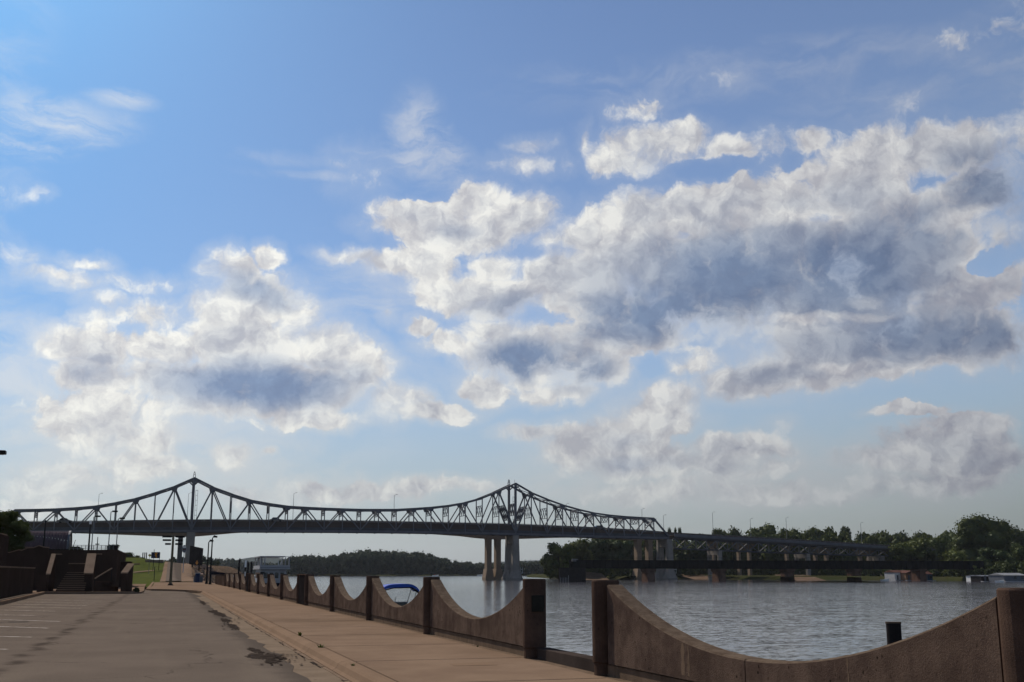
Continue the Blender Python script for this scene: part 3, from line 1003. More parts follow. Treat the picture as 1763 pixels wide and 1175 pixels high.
# pale lime stains running down the nearest wall
rs_ = random.Random(8)
for yc, wd_ in ((14.05, .075), (13.88, .03), (10.2, .02)):
    pl_, pr_ = [], []
    top_ = curve_z((yc - 7.965) / 8.77) - .03
    for i in range(9):
        z_ = top_ - (top_ - .24) * i / 8
        k = wd_ * (.5 + .8 * i / 8) * rs_.uniform(.5, 1.2)
        pl_.append((XF - .002, yc - k + rs_.uniform(-.01, .01), z_))
        pr_.append((XF - .002, yc + k + rs_.uniform(-.01, .01), z_))
    n_ = len(pl_)
    o = MB().add(pl_ + pr_, [(i, i + 1, n_ + i + 1, n_ + i) for i in range(n_ - 1)]).build('lime_stain', M['plinth'], wa)
# steel pile standing in the river behind the near wall
pl = atY(1538, 1074, 11.6)
pt = thing('mooring_pile', 'dark steel mooring pile sticking up behind the nearest wall', 'pile', (pl.x, 11.6, -5))
MB().tube((0, 0, 0), (0, 0, pl.z + 5), .085, n=20).build('pipe', M['darkwood'], pt, smooth=False)
MB().tube((0, 0, pl.z + 5.0), (0, 0, pl.z + 5.02), .092, n=20).build('cap', M['bark'], pt)
# low end wall with planter and bin beyond the last stretch of wall
e0 = secD[-1] + 1
t = thing('end_wall', 'low weathered wall running on past the last scalloped stretch', 'wall', (6.7, e0, 0))
for i in range(7):
    MB().box((0, i * 3.4, 0), (.3, i * 3.4 + 3.3, 1.15 - .04 * (i % 2))).build('panel', M['wall'], t)
    MB().box((-.06, i * 3.4 + 3.25, 0), (.34, i * 3.4 + 3.45, 1.3)).build('pier', M['post'], t)

# ------------------------------------------------------------------ left plaza: walls and stairs of dark brown concrete
def wall_px(name, label, pts, Y, depth, zb, m=None, cat='wall', cop=True, group=None):
    """wall facing the camera at distance Y: top outline from photo pixels, real depth and foot level"""
    P_ = [atY(px, py, Y) for px, py in pts]
    t = thing(name, label, cat, (P_[0].x, Y, zb), group=group)
    ox = P_[0].x
    poly = [(0, 0)] + [(p.x - ox, p.z - zb) for p in P_] + [(P_[-1].x - ox, 0)]
    MB().prism(poly, 'y', 0, depth).build('body', m or M['plaza'], t)
    if cop:
        for a, b in zip(P_[:-1], P_[1:]):
            if abs(b.x - a.x) < .15: continue
            MB().beam((a.x - ox, depth / 2, a.z - zb + .045), (b.x - ox, depth / 2, b.z - zb + .045), depth + .14, .09).build('coping', M['coping'], t)
    return t


# plaza terrace mass behind everything
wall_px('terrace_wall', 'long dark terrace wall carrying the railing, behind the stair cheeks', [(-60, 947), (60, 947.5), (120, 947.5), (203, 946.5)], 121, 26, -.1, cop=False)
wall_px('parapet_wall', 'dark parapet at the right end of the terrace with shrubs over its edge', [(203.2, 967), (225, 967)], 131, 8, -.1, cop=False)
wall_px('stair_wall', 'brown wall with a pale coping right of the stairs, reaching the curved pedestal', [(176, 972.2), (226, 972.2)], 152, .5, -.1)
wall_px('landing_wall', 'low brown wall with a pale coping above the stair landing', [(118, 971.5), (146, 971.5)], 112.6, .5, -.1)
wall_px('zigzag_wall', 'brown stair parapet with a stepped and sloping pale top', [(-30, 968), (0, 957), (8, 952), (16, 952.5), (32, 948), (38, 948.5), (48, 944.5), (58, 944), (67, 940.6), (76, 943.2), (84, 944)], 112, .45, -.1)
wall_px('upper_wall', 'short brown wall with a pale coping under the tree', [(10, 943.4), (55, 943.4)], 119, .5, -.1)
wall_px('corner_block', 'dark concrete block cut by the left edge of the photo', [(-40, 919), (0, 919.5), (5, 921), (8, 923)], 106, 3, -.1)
# near side wall running away from the camera, top just above eye level
a, b = atZ(-60, 1047), atZ(62, 1020.5)
t = thing('side_wall', 'low dark wall along the car park kerb at the far left', 'wall', (0, 0, 0))
d = (b - a).normalized()
for i in range(9):
    p, q = a.lerp(b, i / 9), a.lerp(b, (i + 1) / 9)
    MB().beam((p.x - .5, p.y, .93), (q.x - .5 - d.x * .04, q.y - d.y * .04, .93), .5, 1.86).build('panel', M['plaza'], t)
MB().beam((a.x - .5, a.y, 1.90), (b.x - .5, b.y, 1.90), .62, .09).build('coping', M['coping'], t)
sw_ = MB().box((b.x - .3, 100.2, -.1), (atY(80, 1000, 100.2).x, 101.2, 1.35)).build('stair_side_wall', M['plaza'])
tag(sw_, 'dark wall between the low side wall and the left stair cheek', 'wall')


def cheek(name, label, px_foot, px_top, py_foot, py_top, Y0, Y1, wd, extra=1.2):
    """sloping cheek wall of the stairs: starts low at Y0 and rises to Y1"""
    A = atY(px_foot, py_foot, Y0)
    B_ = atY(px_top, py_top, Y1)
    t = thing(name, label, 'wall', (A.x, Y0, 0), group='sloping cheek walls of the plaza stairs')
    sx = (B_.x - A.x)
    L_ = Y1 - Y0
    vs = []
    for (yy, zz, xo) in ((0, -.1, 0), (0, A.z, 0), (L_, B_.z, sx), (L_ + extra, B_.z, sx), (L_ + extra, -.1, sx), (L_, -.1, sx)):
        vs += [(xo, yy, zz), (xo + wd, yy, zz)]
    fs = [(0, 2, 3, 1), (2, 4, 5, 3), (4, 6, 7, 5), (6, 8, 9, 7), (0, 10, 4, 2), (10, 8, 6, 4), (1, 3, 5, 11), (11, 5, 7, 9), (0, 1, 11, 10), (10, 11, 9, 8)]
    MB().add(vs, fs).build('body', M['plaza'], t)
    n = 2
    MB().add([(-.07, -.05, A.z + .003), (wd + .07, -.05, A.z + .003), (sx + wd + .07, L_, B_.z + .003), (sx - .07, L_, B_.z + .003),
              (-.07, -.05, A.z + .10), (wd + .07, -.05, A.z + .10), (sx + wd + .07, L_, B_.z + .10), (sx - .07, L_, B_.z + .10)],
             [(0, 1, 2, 3), (4, 5, 6, 7), (0, 1, 5, 4), (1, 2, 6, 5), (2, 3, 7, 6), (3, 0, 4, 7)]).build('coping', M['coping'], t)
    MB().box((sx - .06, L_ + .01, B_.z + .003), (sx + wd + .5, L_ + extra, B_.z + .10)).build('top_coping', M['coping'], t)
    return t


cheek('cheek_wall', 'narrow sloping cheek wall left of the stair flight', 80.5, 90, 990, 955.5, 102, 106, .22)
cheek('cheek_wall', 'broad sunlit sloping cheek wall right of the stair flight', 145.5, 151.5, 989, 955, 102, 106, .62)
# pedestal with a sloping top at the end of the plaza
t = cheek('pedestal_wall', 'free-standing dark pedestal with a curved pale sloping top beside the street', 209.5, 221, 988, 972.5, 98.6, 100.6, .40, 1.1)
del t['group']
# stairs
A = atY(96, 1018, 100.6)
B_ = atY(146, 1018, 100.6)
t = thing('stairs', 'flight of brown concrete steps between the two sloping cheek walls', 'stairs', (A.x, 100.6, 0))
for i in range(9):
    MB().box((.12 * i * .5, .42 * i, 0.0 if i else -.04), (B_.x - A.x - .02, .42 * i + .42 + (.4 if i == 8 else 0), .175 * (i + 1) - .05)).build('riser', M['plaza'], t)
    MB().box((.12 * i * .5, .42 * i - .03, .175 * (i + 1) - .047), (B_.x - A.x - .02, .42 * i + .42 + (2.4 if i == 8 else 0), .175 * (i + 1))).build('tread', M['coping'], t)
A = atY(163, 1010, 101)
t = thing('curved_step', 'low dark curved step at the foot of the right cheek wall', 'step', (A.x, 101, 0))
pts = [(1.9 * math.cos(R(a)), 1.3 * math.sin(R(a))) for a in range(-90, 91, 12)]
MB().prism(pts, 'z', -.02, .42).build('lower_step', M['plaza'], t)
MB().prism([(x_ * .7, y_ * .7) for x_, y_ in pts], 'z', .42, .8).build('upper_step', M['plaza'], t)
MB().beam((0.0, -.9, 1.05), (1.25, .5, 1.9), .08, .09).build('handrail', M['coping'], t)
MB().tube((0.0, -.9, 0), (0.0, -.9, 1.05), .03).build('handrail_post', M['black'], t)
MB().tube((1.25, .5, 0), (1.25, .5, 1.85), .03).build('handrail_post', M['black'], t)

# railing on the terrace
Yr = 122.5
zt = atY(100, 947.5, 121).z + .0
t = thing('terrace_railing', 'thin metal railing along the top of the dark terrace wall', 'railing', (atY(120, 940, Yr).x, Yr, zt))
x1 = atY(202, 940, Yr).x - t.location.x
zr = atY(120, 939, Yr).z - zt
for i in range(13):
    xx = x1 * i / 12
    MB().tube((xx, 0, 0), (xx, 0, zr), .03, n=5).build('post', M['galv'], t)
for k in (0.35, .68, 1.0):
    MB().tube((0, 0, zr * k), (x1, 0, zr * k), .025, n=5).build('rail', M['galv'], t)
bx = MB().box((atY(197, 940, 122).x, 121.6, zt), (atY(203, 940, 122).x, 122.6, atY(200, 940, 122).z)).build('rail_end_block', M['darkwood'])
tag(bx, 'small dark block closing the right end of the terrace railing', 'block')


# lamps and poles on the terrace
def pole_px(name, label, cat, pxf, pyf, pyt, Y, r, m, zb=None, group=None):
    f = atY(pxf, pyf, Y)
    tp = atY(pxf, pyt, Y)
    z0 = f.z if zb is None else zb
    t = thing(name, label, cat, (f.x, Y, z0), group=group)
    MB().tube((0, 0, 0), (0, 0, tp.z - z0), r, r * .75, n=8).build('pole', m, t)
    return t, tp.z - z0


t, h = pole_px('lamp_post', 'black lamp post with a small round cap in front of the corrugated shell', 'lamp post', 74.5, 946, 899, 118, .085, M['black'], zt)
MB().tube((0, 0, h), (0, 0, h + .18), .16, .05, n=10).build('lamp_head', M['black'], t)
t, h = pole_px('sign_post', 'black post with a small white plate at its top on the terrace', 'sign', 152.5, 945, 897, 123, .09, M['black'], zt)
MB().box((-.12, -.11, h - .35), (.12, -.07, h)).build('plate', M['white'], t)
for px, pt_, lab, yy in ((157.5, 890, 'lowest of the three thin box-headed lamps on the terrace', 124), (186.5, 881.5, 'tallest of the three thin box-headed lamps on the terrace', 124),
                         (200, 893.5, 'right-hand box-headed lamp near the end block of the terrace railing', 124)):
    t, h = pole_px('box_lamp', lab, 'lamp post', px, 945, pt_, yy, .055, M['galv'], zt, group='thin box-headed lamps on the terrace')
    MB().beam((0, 0, h), (.35, 0, h), .06, .06).build('arm', M['galv'], t)
    MB().box((.12, -.22, h - .02), (.66, .22, h + .13)).build('lamp_head', M['black'], t)
t, h = pole_px('flag_pole', 'thin dark mast with a small cross fitting behind the terrace railing', 'mast', 167, 945, 925, 124, .05, M['black'], zt)
MB().box((-.2, -.03, h * .45), (.2, .03, h * .52)).build('cross_fitting', M['black'], t)
t, h = pole_px('tilted_pole', 'short leaning stick at the left end of the terrace railing', 'pole', 124, 941, 929, 124, .03, M['black'], zt)
t.rotation_euler = (0, R(15), 0)

# corrugated arched shell
Ys = 158
xa, xb = atY(40, 930, Ys).x, atY(118.5, 930, Ys).x
zc = atY(100, 946, Ys).z
rad = atY(100, 915.5, Ys).z - zc
t = thing('arched_shell', 'mauve corrugated arched shell roof standing on the terrace', 'band shell', (xa, Ys, zc))
n = 15
for i in range(n):
    x0 = (xb - xa) * i / n
    x1_ = (xb - xa) * (i + 1) / n
    vs, fs = [], []
    K_ = 14
    for j in range(K_ + 1):
        a = math.pi * j / K_
        for xx, rr in ((x0, rad), (x0 + (x1_ - x0) * .5, rad + .05), (x1_ - .02, rad)):
            vs.append((xx, -rr * math.cos(a) * 1.15, rr * math.sin(a)))
    for j in range(K_):
        for k in range(2):
            o_ = j * 3 + k
            fs.append((o_, o_ + 1, o_ + 4, o_ + 3))
    MB().add(vs, fs).build('corrugated_sheet', M['tent'], t)
e = []
for j in range(15):
    a = math.pi * j / 14
    e.append((-(rad + .12) * math.cos(a) * 1.15, (rad + .12) * math.sin(a)))
e2 = [(y_ * .93, z_ * .93) for y_, z_ in e][::-1]
MB().prism(e + e2, 'x', xb - xa, xb - xa + .25).build('end_arch', M['slate'], t)
MB().box((0, -rad * 1.1, -2.6), (xb - xa + .2, rad * 1.1, -.02)).build('base', M['darkwood'], t)

# lamp whose head just enters the picture at the left edge
p = atY(-70, 1060, 52)
t = thing('street_lamp', 'black box lamp head reaching in at the left edge of the sky', 'street lamp', (p.x, 52, -.15))
ht = atY(5, 779, 52)
MB().tube((0, 0, 0), (0, 0, ht.z + .12), .09, .06, n=10).build('pole', M['black'], t)
MB().beam((0, 0, ht.z + .1), (ht.x - p.x - .2, 0, ht.z + .15), .06, .06).build('arm', M['black'], t)
xx = atY(10.5, 780, 52).x - p.x
MB().box((xx - .62, -.2, ht.z + .06), (xx, .2, ht.z + .22)).build('lamp_head', M['black'], t, bevel=.02, seg=1)
MB().box((xx - .52, -.16, ht.z + .045), (xx - .1, .16, ht.z + .062)).build('lens', M['greyroof'], t)

# direction post with six blades
Yp = 143
f = atY(293.2, 1008.5, Yp)
t = thing('direction_post', 'tall bronze finger post with six dark direction blades at the bend', 'sign post', (f.x, Yp, 0))
h = atY(297, 922.5, Yp).z
MB().tube((0, 0, 0), (0, 0, h), .17, .13, n=12).build('pole', M['bronze'], t)
MB().tube((0, 0, 0), (0, 0, .22), .36, .22, n=12).build('base', M['darkstone'], t)
s_ = 1 / 1941 * Yp * 1.03
for pyc, l, r, gl, gr in ((924.3, 280, 315, 296, 300), (930.4, 281, 312.5, 294.5, 300), (937, 285, 312.5, 294.5, 300)):
    z_ = atY(297, pyc, Yp).z
    for (a_, b_) in ((l, gl), (gr, r)):
        x0, x1_ = (a_ - 297) * s_, (b_ - 297) * s_
        hh = .115
        tip = x0 if a_ < 297 else x1_
        root = x1_ if a_ < 297 else x0
        dd = (tip - root)
        poly = [(root, z_ - .05), (root + dd * .14, z_ - hh), (tip, z_ - hh), (tip, z_ + hh), (root + dd * .14, z_ + hh), (root, z_ + .05)]
        MB().prism(poly, 'y', -.04, .04).build('blade', M['black'], t)

# signs, lamps, billboard past the ramp
def ground_at(px, Y):
    x_ = atY(px, 985, Y).x
    return x_, float(bank_h(x_, Y))


x_, z_ = ground_at(268, 262)
t = thing('warning_board', 'dark blue board with an orange symbol on the grass left of the ramp', 'sign', (x_, 262, z_))
a, b = atY(260, 961.5, 262), atY(276, 951, 262)
MB().box((a.x - x_, 0, a.z - z_), (b.x - x_, .12, b.z - z_)).build('board', M['bluesign'], t)
c = atY(268.8, 956, 262)
for k, (dx, dz, w_, h_) in enumerate(((0, .35, .34, .3), (-.06, -.02, .26, .36), (.1, -.4, .2, .3))):
    MB().prism([(c.x - x_ + dx - w_, c.z - z_ + dz), (c.x - x_ + dx, c.z - z_ + dz + h_), (c.x - x_ + dx + w_, c.z - z_ + dz), (c.x - x_ + dx, c.z - z_ + dz - h_)], 'y', -.05 - .004 * k, -.004 * (k + 1)).build('orange_mark', M['orange'], t)
MB().tube((-.6, .2, -.2), (-.6, .2, atY(265, 946, 262).z - z_), .06).build('post', M['black'], t)
MB().tube((.6, .2, -.2), (.6, .2, b.z - z_), .06).build('post', M['black'], t)
x_, z_ = ground_at(256, 255)
t = thing('yellow_sign', 'small yellow diamond sign left of the blue board', 'sign', (x_, 255, z_))
c = atY(256, 956.5, 255)
MB().prism([(-.36, c.z - z_), (0, c.z - z_ + .36), (.36, c.z - z_), (0, c.z - z_ - .36)], 'y', -.04, .0).build('plate', M['yellow'], t)
MB().tube((0, .05, -.2), (0, .05, c.z - z_), .04).build('post', M['galv'], t)
for px, lab in ((244, 'leftmost of the three grey posts on the levee crest'), (247.3, 'middle one of the three grey posts on the levee crest'), (250.3, 'rightmost of the three grey posts on the levee crest')):
    x_, z_ = ground_at(px, 312)
    tp = atY(px, 951.5, 312).z
    p_ = MB().tube((0, 0, -.3), (0, 0, tp - z_), .13, n=8).build('levee_post', M['darkwood'])
    p_.location = (x_, 312, z_)
    tag(p_, lab, 'post', 'three posts on the levee crest')
# low wall / barrier by the blue board
x_, z_ = ground_at(262, 250)
a = atY(250, 966, 292)
zz0 = float(bank_h(a.x, 292))
b_ = MB().box((0, 0, -.5), (atY(282, 966, 292).x - a.x, .4, .55)).build('barrier_wall', M['coping'])
b_.location = (a.x, 292, zz0)
tag(b_, 'low pale barrier behind the blue board on the levee', 'barrier')
x_, z_ = ground_at(266, 206)
t = thing('thin_sign_post', 'slender dark post standing on the mown grass slope', 'post', (x_, 206, z_))
MB().tube((0, 0, -.2), (0, 0, atY(266, 976, 206).z - z_), .06).build('pole', M['black'], t)

x_, z_ = ground_at(315, 236)
t = thing('oval_sign', 'tall oval grey and white sign on a post before the bridge pier', 'sign', (x_, 236, z_))
c = atY(315.4, 945.5, 236)
K_ = 20
for nm, m_, s1, y0_, y1_ in (('rim', M['offwhite'], 1.0, 0, .12), ('face', M['slate'], .86, -.03, -.001)):
    pts = [(s1 * .42 * math.cos(2 * math.pi * i / K_), c.z - z_ + s1 * .80 * math.sin(2 * math.pi * i / K_)) for i in range(K_)]
    MB().prism(pts, 'y', y0_, y1_).build(nm, m_, t)
MB().box((-.30, -.05, c.z - z_ + .22), (.30, -.031, c.z - z_ + .52)).build('white_band', M['white'], t)
MB().box((-.26, -.05, c.z - z_ - .22), (.26, -.031, c.z - z_ + .04)).build('red_band', M['red'], t)
MB().tube((0, .06, -.3), (0, .06, c.z - z_ - .7), .09).build('post', M['offwhite'], t)

# big dark hoarding seen at a slant
Yh = 268
A, B_ = atY(325.5, 972, Yh), atY(346.5, 974, Yh - 5)
At, Bt = atY(325.5, 940, Yh), atY(346.5, 944.3, Yh - 5)
t = thing('hoarding', 'large dark brown hoarding with an orange mark, angled beside the bridge pier', 'hoarding', (A.x, Yh, A.z))
v0 = Vector((0, 0, 0))
v1 = Vector((B_.x - A.x, -5, B_.z - A.z))
v2 = Vector((B_.x - A.x, -5, Bt.z - A.z))
v3 = Vector((0, 0, At.z - A.z))
nn = Vector((0.25, 0.3, 0))
MB().add([v0, v1, v2, v3, v0 + nn, v1 + nn, v2 + nn, v3 + nn], [(0, 1, 2, 3), (4, 5, 6, 7), (0, 1, 5, 4), (1, 2, 6, 5), (2, 3, 7, 6), (3, 0, 4, 7)]).build('board', M['darkwood'], t)
for k in (.25, .8):
    p_ = v0.lerp(v1, k)
    MB().tube((p_.x + .1, p_.y + .4, -3.0), (p_.x + .1, p_.y + .4, 3.0), .15).build('leg', M['darkwood'], t)
c = v0.lerp(v1, .66)
o_ = Vector((-.06, -.06, 0))
MB().add([c + o_ + Vector(d_) for d_ in ((-.3, .7, .5), (.0, 0, .0), (.3, -.7, .5), (0, 0, 1.1))], [(0, 1, 2, 3)]).build('orange_mark', M['orange'], t)

# two tall lamps near the end of the wall
for px, pyb, pyt, Yl, lab in ((355.5, 1003.5, 934.5, 158, 'left and shorter one of the two tall black lamps beyond the wall'), (361.5, 1004.5, 927.5, 152, 'right and taller one of the two tall black lamps beyond the wall')):
    f = atY(px, pyb, Yl)
    t = thing('tall_lamp', lab, 'street lamp', (f.x, Yl, 0), group='two tall black lamps by the river')
    h = atY(px, pyt, Yl).z
    MB().tube((0, 0, 0), (0, 0, h), .13, .075, n=10).build('pole', M['black'], t)
    MB().tube((0, 0, h - .02), (.16, 0, h + .32), .07, .05).build('arm', M['black'], t)
    MB().tube((.14, 0, h + .28), (.62, 0, h + .22), .16, .12, n=10).build('lamp_head', M['black'], t)
    MB().tube((0, 0, 0), (0, 0, .35), .22, .16, n=10).build('base', M['black'], t)

# planter and blue bin
f = atY(340, 1001, 181)
t = thing('planter_wall', 'low grey planter box with a pale rim beyond the walk', 'planter', (atY(333.5, 1001, 183).x, 183, 0))
w_ = atY(349, 1001, 183).x - t.location.x
MB().box((0, 0, -.1), (w_, 1.6, .95)).build('body', M['slate'], t)
MB().box((-.08, -.08, .953), (w_ + .1, 1.7, 1.08)).build('rim', M['coping'], t)
t = thing('waste_bin', 'blue waste bin with a pale lid standing at the planter', 'bin', (f.x, 181.5, 0))
MB().tube((0, 0, 0), (0, 0, 1.35), .34, .40, n=14).build('body', M['bluebin'], t)
MB().tube((0, 0, 1.35), (0, 0, 1.47), .43, .38, n=14).build('lid', M['greyroof'], t)

# boulders of the slope right of the ramp: countless rocks
rnd = random.Random(3)
b = MB()
for i in range(1500):
    Y = rnd.uniform(188, 330)
    X = rnd.uniform(4.5, 30)
    z = float(bank_h(X, Y))
    if z < -2.2 or (X < 6.2 and Y < 300): continue
    s_ = rnd.uniform(.25, .8)
    vs = []
    for (a_, c_, d_) in ((-1, -1, -1), (1, -1, -1), (1, 1, -1), (-1, 1, -1), (-.7, -.7, .8), (.7, -.7, .8), (.7, .7, .8), (-.7, .7, .8)):
        vs.append((X + a_ * s_ * rnd.uniform(.5, 1), Y + c_ * s_ * rnd.uniform(.5, 1), z + d_ * s_ * rnd.uniform(.35, .8)))
    b.add(vs, [(0, 3, 2, 1), (4, 5, 6, 7), (0, 1, 5, 4), (1, 2, 6, 5), (2, 3, 7, 6), (3, 0, 4, 7)])
o = b.build('riprap', M['boulder'])
tag(o, 'heap of tan riprap boulders on the slope below the bridge pier', 'rocks', kind='stuff')

# ------------------------------------------------------------------ boats and docks by the wall
# excursion boat
Yb = 150
xa, xb = atY(447, 985, Yb).x, atY(499, 985, Yb).x
t = thing('excursion_boat', 'pale grey two-deck excursion boat moored behind the wall', 'boat', (xa, Yb, -2))
Wd = xb - xa
zz = lambda py: atY(470, py, Yb).z + 2
L_ = 14
hull = [(0.0, 0), (Wd, 0), (Wd, L_ * .8), (Wd * .5, L_), (0, L_ * .8)]
MB().prism(hull, 'z', -.4, zz(1004)).build('hull', M['navy'], t)
MB().box((Wd * .07, .5, zz(1004)), (Wd * .90, L_ * .75, zz(980.5))).build('cabin', M['offwhite'], t)
MB().box((-.04, 0, zz(980.5)), (Wd + .04, L_ * .8, zz(978.2))).build('upper_deck', M['offwhite'], t)
MB().box((0, .02, zz(978.2)), (Wd, .07, zz(973.5))).build('deck_front', M['offwhite'], t)
MB().box((0, .3, zz(978.2)), (.05, L_ * .78, zz(974))).build('deck_side', M['offwhite'], t)
MB().box((Wd - .05, .3, zz(978.2)), (Wd, L_ * .78, zz(974))).build('deck_side', M['offwhite'], t)
MB().box((-.02, -.02, zz(977.6)), (Wd + .02, .02, zz(976.8))).build('stripe', M['slate'], t)
for xk in (.03, .16, .97):
    for yk in (.2, 5.0, 9.5):
        MB().box((Wd * xk - .07, yk, zz(973.5)), (Wd * xk + .07, yk + .14, zz(959.3))).build('stanchion', M['offwhite'], t)
MB().box((-.05, .1, zz(959.3)), (Wd * .84, 9.8, zz(957.6))).build('canopy', M['offwhite'], t)
MB().box((Wd * .84 + .01, .1, zz(959.3)), (Wd + .05, .3, zz(958.4))).build('canopy_beam', M['offwhite'], t)
MB().tube((Wd * .61, .2, zz(974)), (Wd * .61, .2, zz(966)), .05).build('pole', M['white'], t)
MB().tube((Wd * .66, .2, zz(974)), (Wd * .71, .2, zz(967)), .04).build('pole', M['white'], t)
for i in range(4):
    x0 = Wd * (.16 + .18 * i)
    MB().box((x0, .47, zz(996)), (x0 + Wd * .12, .499, zz(986))).build('window', M['glass'], t)
for i in range(6):
    MB().box((Wd * .07 - .03, 1 + 1.6 * i, zz(996)), (Wd * .07 - .002, 2 + 1.6 * i, zz(986))).build('window', M['glass'], t)
MB().box((Wd * .02, -.6, zz(988)), (Wd * .16, .2, zz(985))).build('fender_box', M['black'], t)
# blue-canopied boat
Yc = 72
A, B_ = atY(654, 1014, Yc), atY(722, 1010, Yc)
t = thing('canopy_boat', 'small motor boat under a curved royal blue canopy behind the wall', 'boat', (A.x, Yc, -2))
Wd = B_.x - A.x
ztop = atY(690, 1004.5, Yc).z + 2
vs, fs = [], []
K_ = 14
for i in range(K_ + 1):
    k = i / K_
    x_ = Wd * k
    zz_ = ztop - .42 * (2 * k - 1) ** 4 - .10 * (1 - k)
    th = .13 + .16 * (1 - (2 * k - 1) ** 2) * (.8 - .4 * k)
    for yy in (0, 1.9):
        vs += [(x_, yy, zz_), (x_, yy, zz_ - th)]
for i in range(K_):
    o_ = i * 4
    fs += [(o_, o_ + 4, o_ + 5, o_ + 1), (o_ + 2, o_ + 3, o_ + 7, o_ + 6), (o_, o_ + 2, o_ + 6, o_ + 4), (o_ + 1, o_ + 5, o_ + 7, o_ + 3)]
fs += [(0, 1, 3, 2), (K_ * 4, K_ * 4 + 2, K_ * 4 + 3, K_ * 4 + 1)]
MB().add(vs, fs).build('canopy', M['blue'], t)
for yy in (.05, 1.85):
    for sgn, kx in ((1, .06), (-1, .95)):
        MB().tube((Wd * kx, yy, ztop - .35), (Wd * (kx + sgn * .18), yy, .9), .022).build('canopy_frame', M['black'], t)
MB().beam((Wd * .04, .02, ztop - .50), (Wd * .34, .02, ztop - .30), .05, .07).build('canopy_edge', M['black'], t)
MB().beam((Wd * .34, .02, ztop - .30), (Wd * .80, .02, ztop - .28), .05, .07).build('canopy_edge', M['black'], t)
MB().beam((Wd * .80, .02, ztop - .28), (Wd * .99, .02, ztop - .62), .05, .10).build('canopy_edge', M['black'], t)
MB().tube((Wd * .46, .9, .8), (Wd * .46, .9, ztop - .9), .02).build('aerial', M['black'], t)
zw = atY(690, 1038, Yc).z + 2
MB().box((Wd * .38, .3, zw - .35), (Wd * .72, .34, zw)).build('windscreen', M['glass'], t)
MB().box((Wd * .36, .28, zw), (Wd * .74, .36, zw + .05)).build('windscreen_frame', M['galv'], t)
hull = [(-.6, .1), (Wd * .9, .0), (Wd + 1.2, 1.0), (Wd * .9, 2.0), (-.6, 1.9)]
MB().prism(hull, 'z', -.3, .75).build('hull', M['white'], t)
MB().prism([(x_ * .97 + .05, y_ * .9 + .1) for x_, y_ in hull], 'z', .752, .85).build('gunwale', M['navy'], t)
MB().box((-.9, .75, -.2), (-.58, 1.2, 1.1)).build('outboard', M['black'], t)

# floating dock, awning and mooring posts down river
t = thing('floating_dock', 'long white floating dock beyond the far end of the wall', 'dock', (0, 0, -2))
a, b = atY(384, 987, 300), atY(446, 987, 262)
MB().beam((a.x, a.y, 1.2), (b.x, b.y, 1.2), 3, 2.2).build('deck', M['white'], t)
MB().beam((a.x, a.y + .1, 2.5), (b.x, b.y + .1, 2.5), 3.4, .35).build('roof', M['offwhite'], t)
a, b = atY(361, 986, 178), atY(395, 988, 172)
t = thing('gangway_awning', 'dark sloping awning over the gangway behind the tall lamps', 'awning', (0, 0, 0))
A, B_ = atY(362, 983.5, 178), atY(396, 987.8, 173)
MB().add([(A.x, A.y, A.z), (B_.x, B_.y, B_.z), (B_.x, B_.y + 3, B_.z), (A.x, A.y + 3, A.z), (A.x, A.y, A.z - .55), (B_.x, B_.y, B_.z - .12), (B_.x, B_.y + 3, B_.z - .12), (A.x, A.y + 3, A.z - .55)],
         [(0, 1, 2, 3), (4, 5, 6, 7), (0, 1, 5, 4), (1, 2, 6, 5), (2, 3, 7, 6), (3, 0, 4, 7)]).build('roof', M['navy'], t)
for k in (0.05, .35, .65, .95):
    p_ = A.lerp(B_, k)
    MB().tube((p_.x, p_.y + .3, -2.5), (p_.x, p_.y + .3, p_.z - .1), .08).build('post', M['black'], t)
for px, pt_, lab in ((412, 964, 'leftmost dark mooring post beside the white gauge board'), (427.5, 968, 'thin dark mooring post just right of the white gauge board'), (433.5, 967, 'rightmost dark mooring post before the excursion boat')):
    tp = atY(px, pt_, 215)
    o = MB().tube((0, 0, 0), (0, 0, tp.z + 5), .16, n=8).build('mooring_post', M['darkwood'])
    o.location = (tp.x, 215, -5)
    tag(o, lab, 'post', 'mooring posts down river')
tp = atY(423.3, 965, 212)
t = thing('gauge_board', 'upright white gauge board on a dark post in the river', 'sign', (tp.x, 212, -5))
zb_ = atY(423, 977, 212).z + 5
MB().box((-.17, -.05, zb_), (.17, .02, tp.z + 5)).build('board', M['white'], t)
MB().tube((0, .15, 0), (0, .15, tp.z + 4.9), .12).build('post', M['darkwood'], t)
MB().box((-.10, -.05, zb_ - 1.6), (.06, .02, zb_ - .8)).build('lower_board', M['white'], t)

# little speed boat with two people far out, and a second one
def speedboat(px, py, label, people=2):
    p = atZ(px, py, -2)
    t = thing('speed_boat', label, 'speed boat', p, R(8), group='speed boats far out on the river')
    MB().add([(-2.6, -.9, .0), (1.4, -.9, 0), (3.1, 0, .15), (1.4, .9, 0), (-2.6, .9, 0), (-2.6, -1, .9), (1.5, -1, 1.0), (3.4, 0, 1.25), (1.5, 1, 1.0), (-2.6, 1, .9)],
             [(0, 1, 2, 3, 4), (5, 6, 7, 8, 9), (0, 1, 6, 5), (1, 2, 7, 6), (2, 3, 8, 7), (3, 4, 9, 8), (4, 0, 5, 9)]).build('hull', M['white'], t)
    MB().box((.2, -.7, 1.0), (.3, .7, 1.5)).build('windscreen', M['glass'], t)
    MB().box((-2.95, -.2, .1), (-2.6, .2, 1.4)).build('outboard', M['black'], t)
    return p


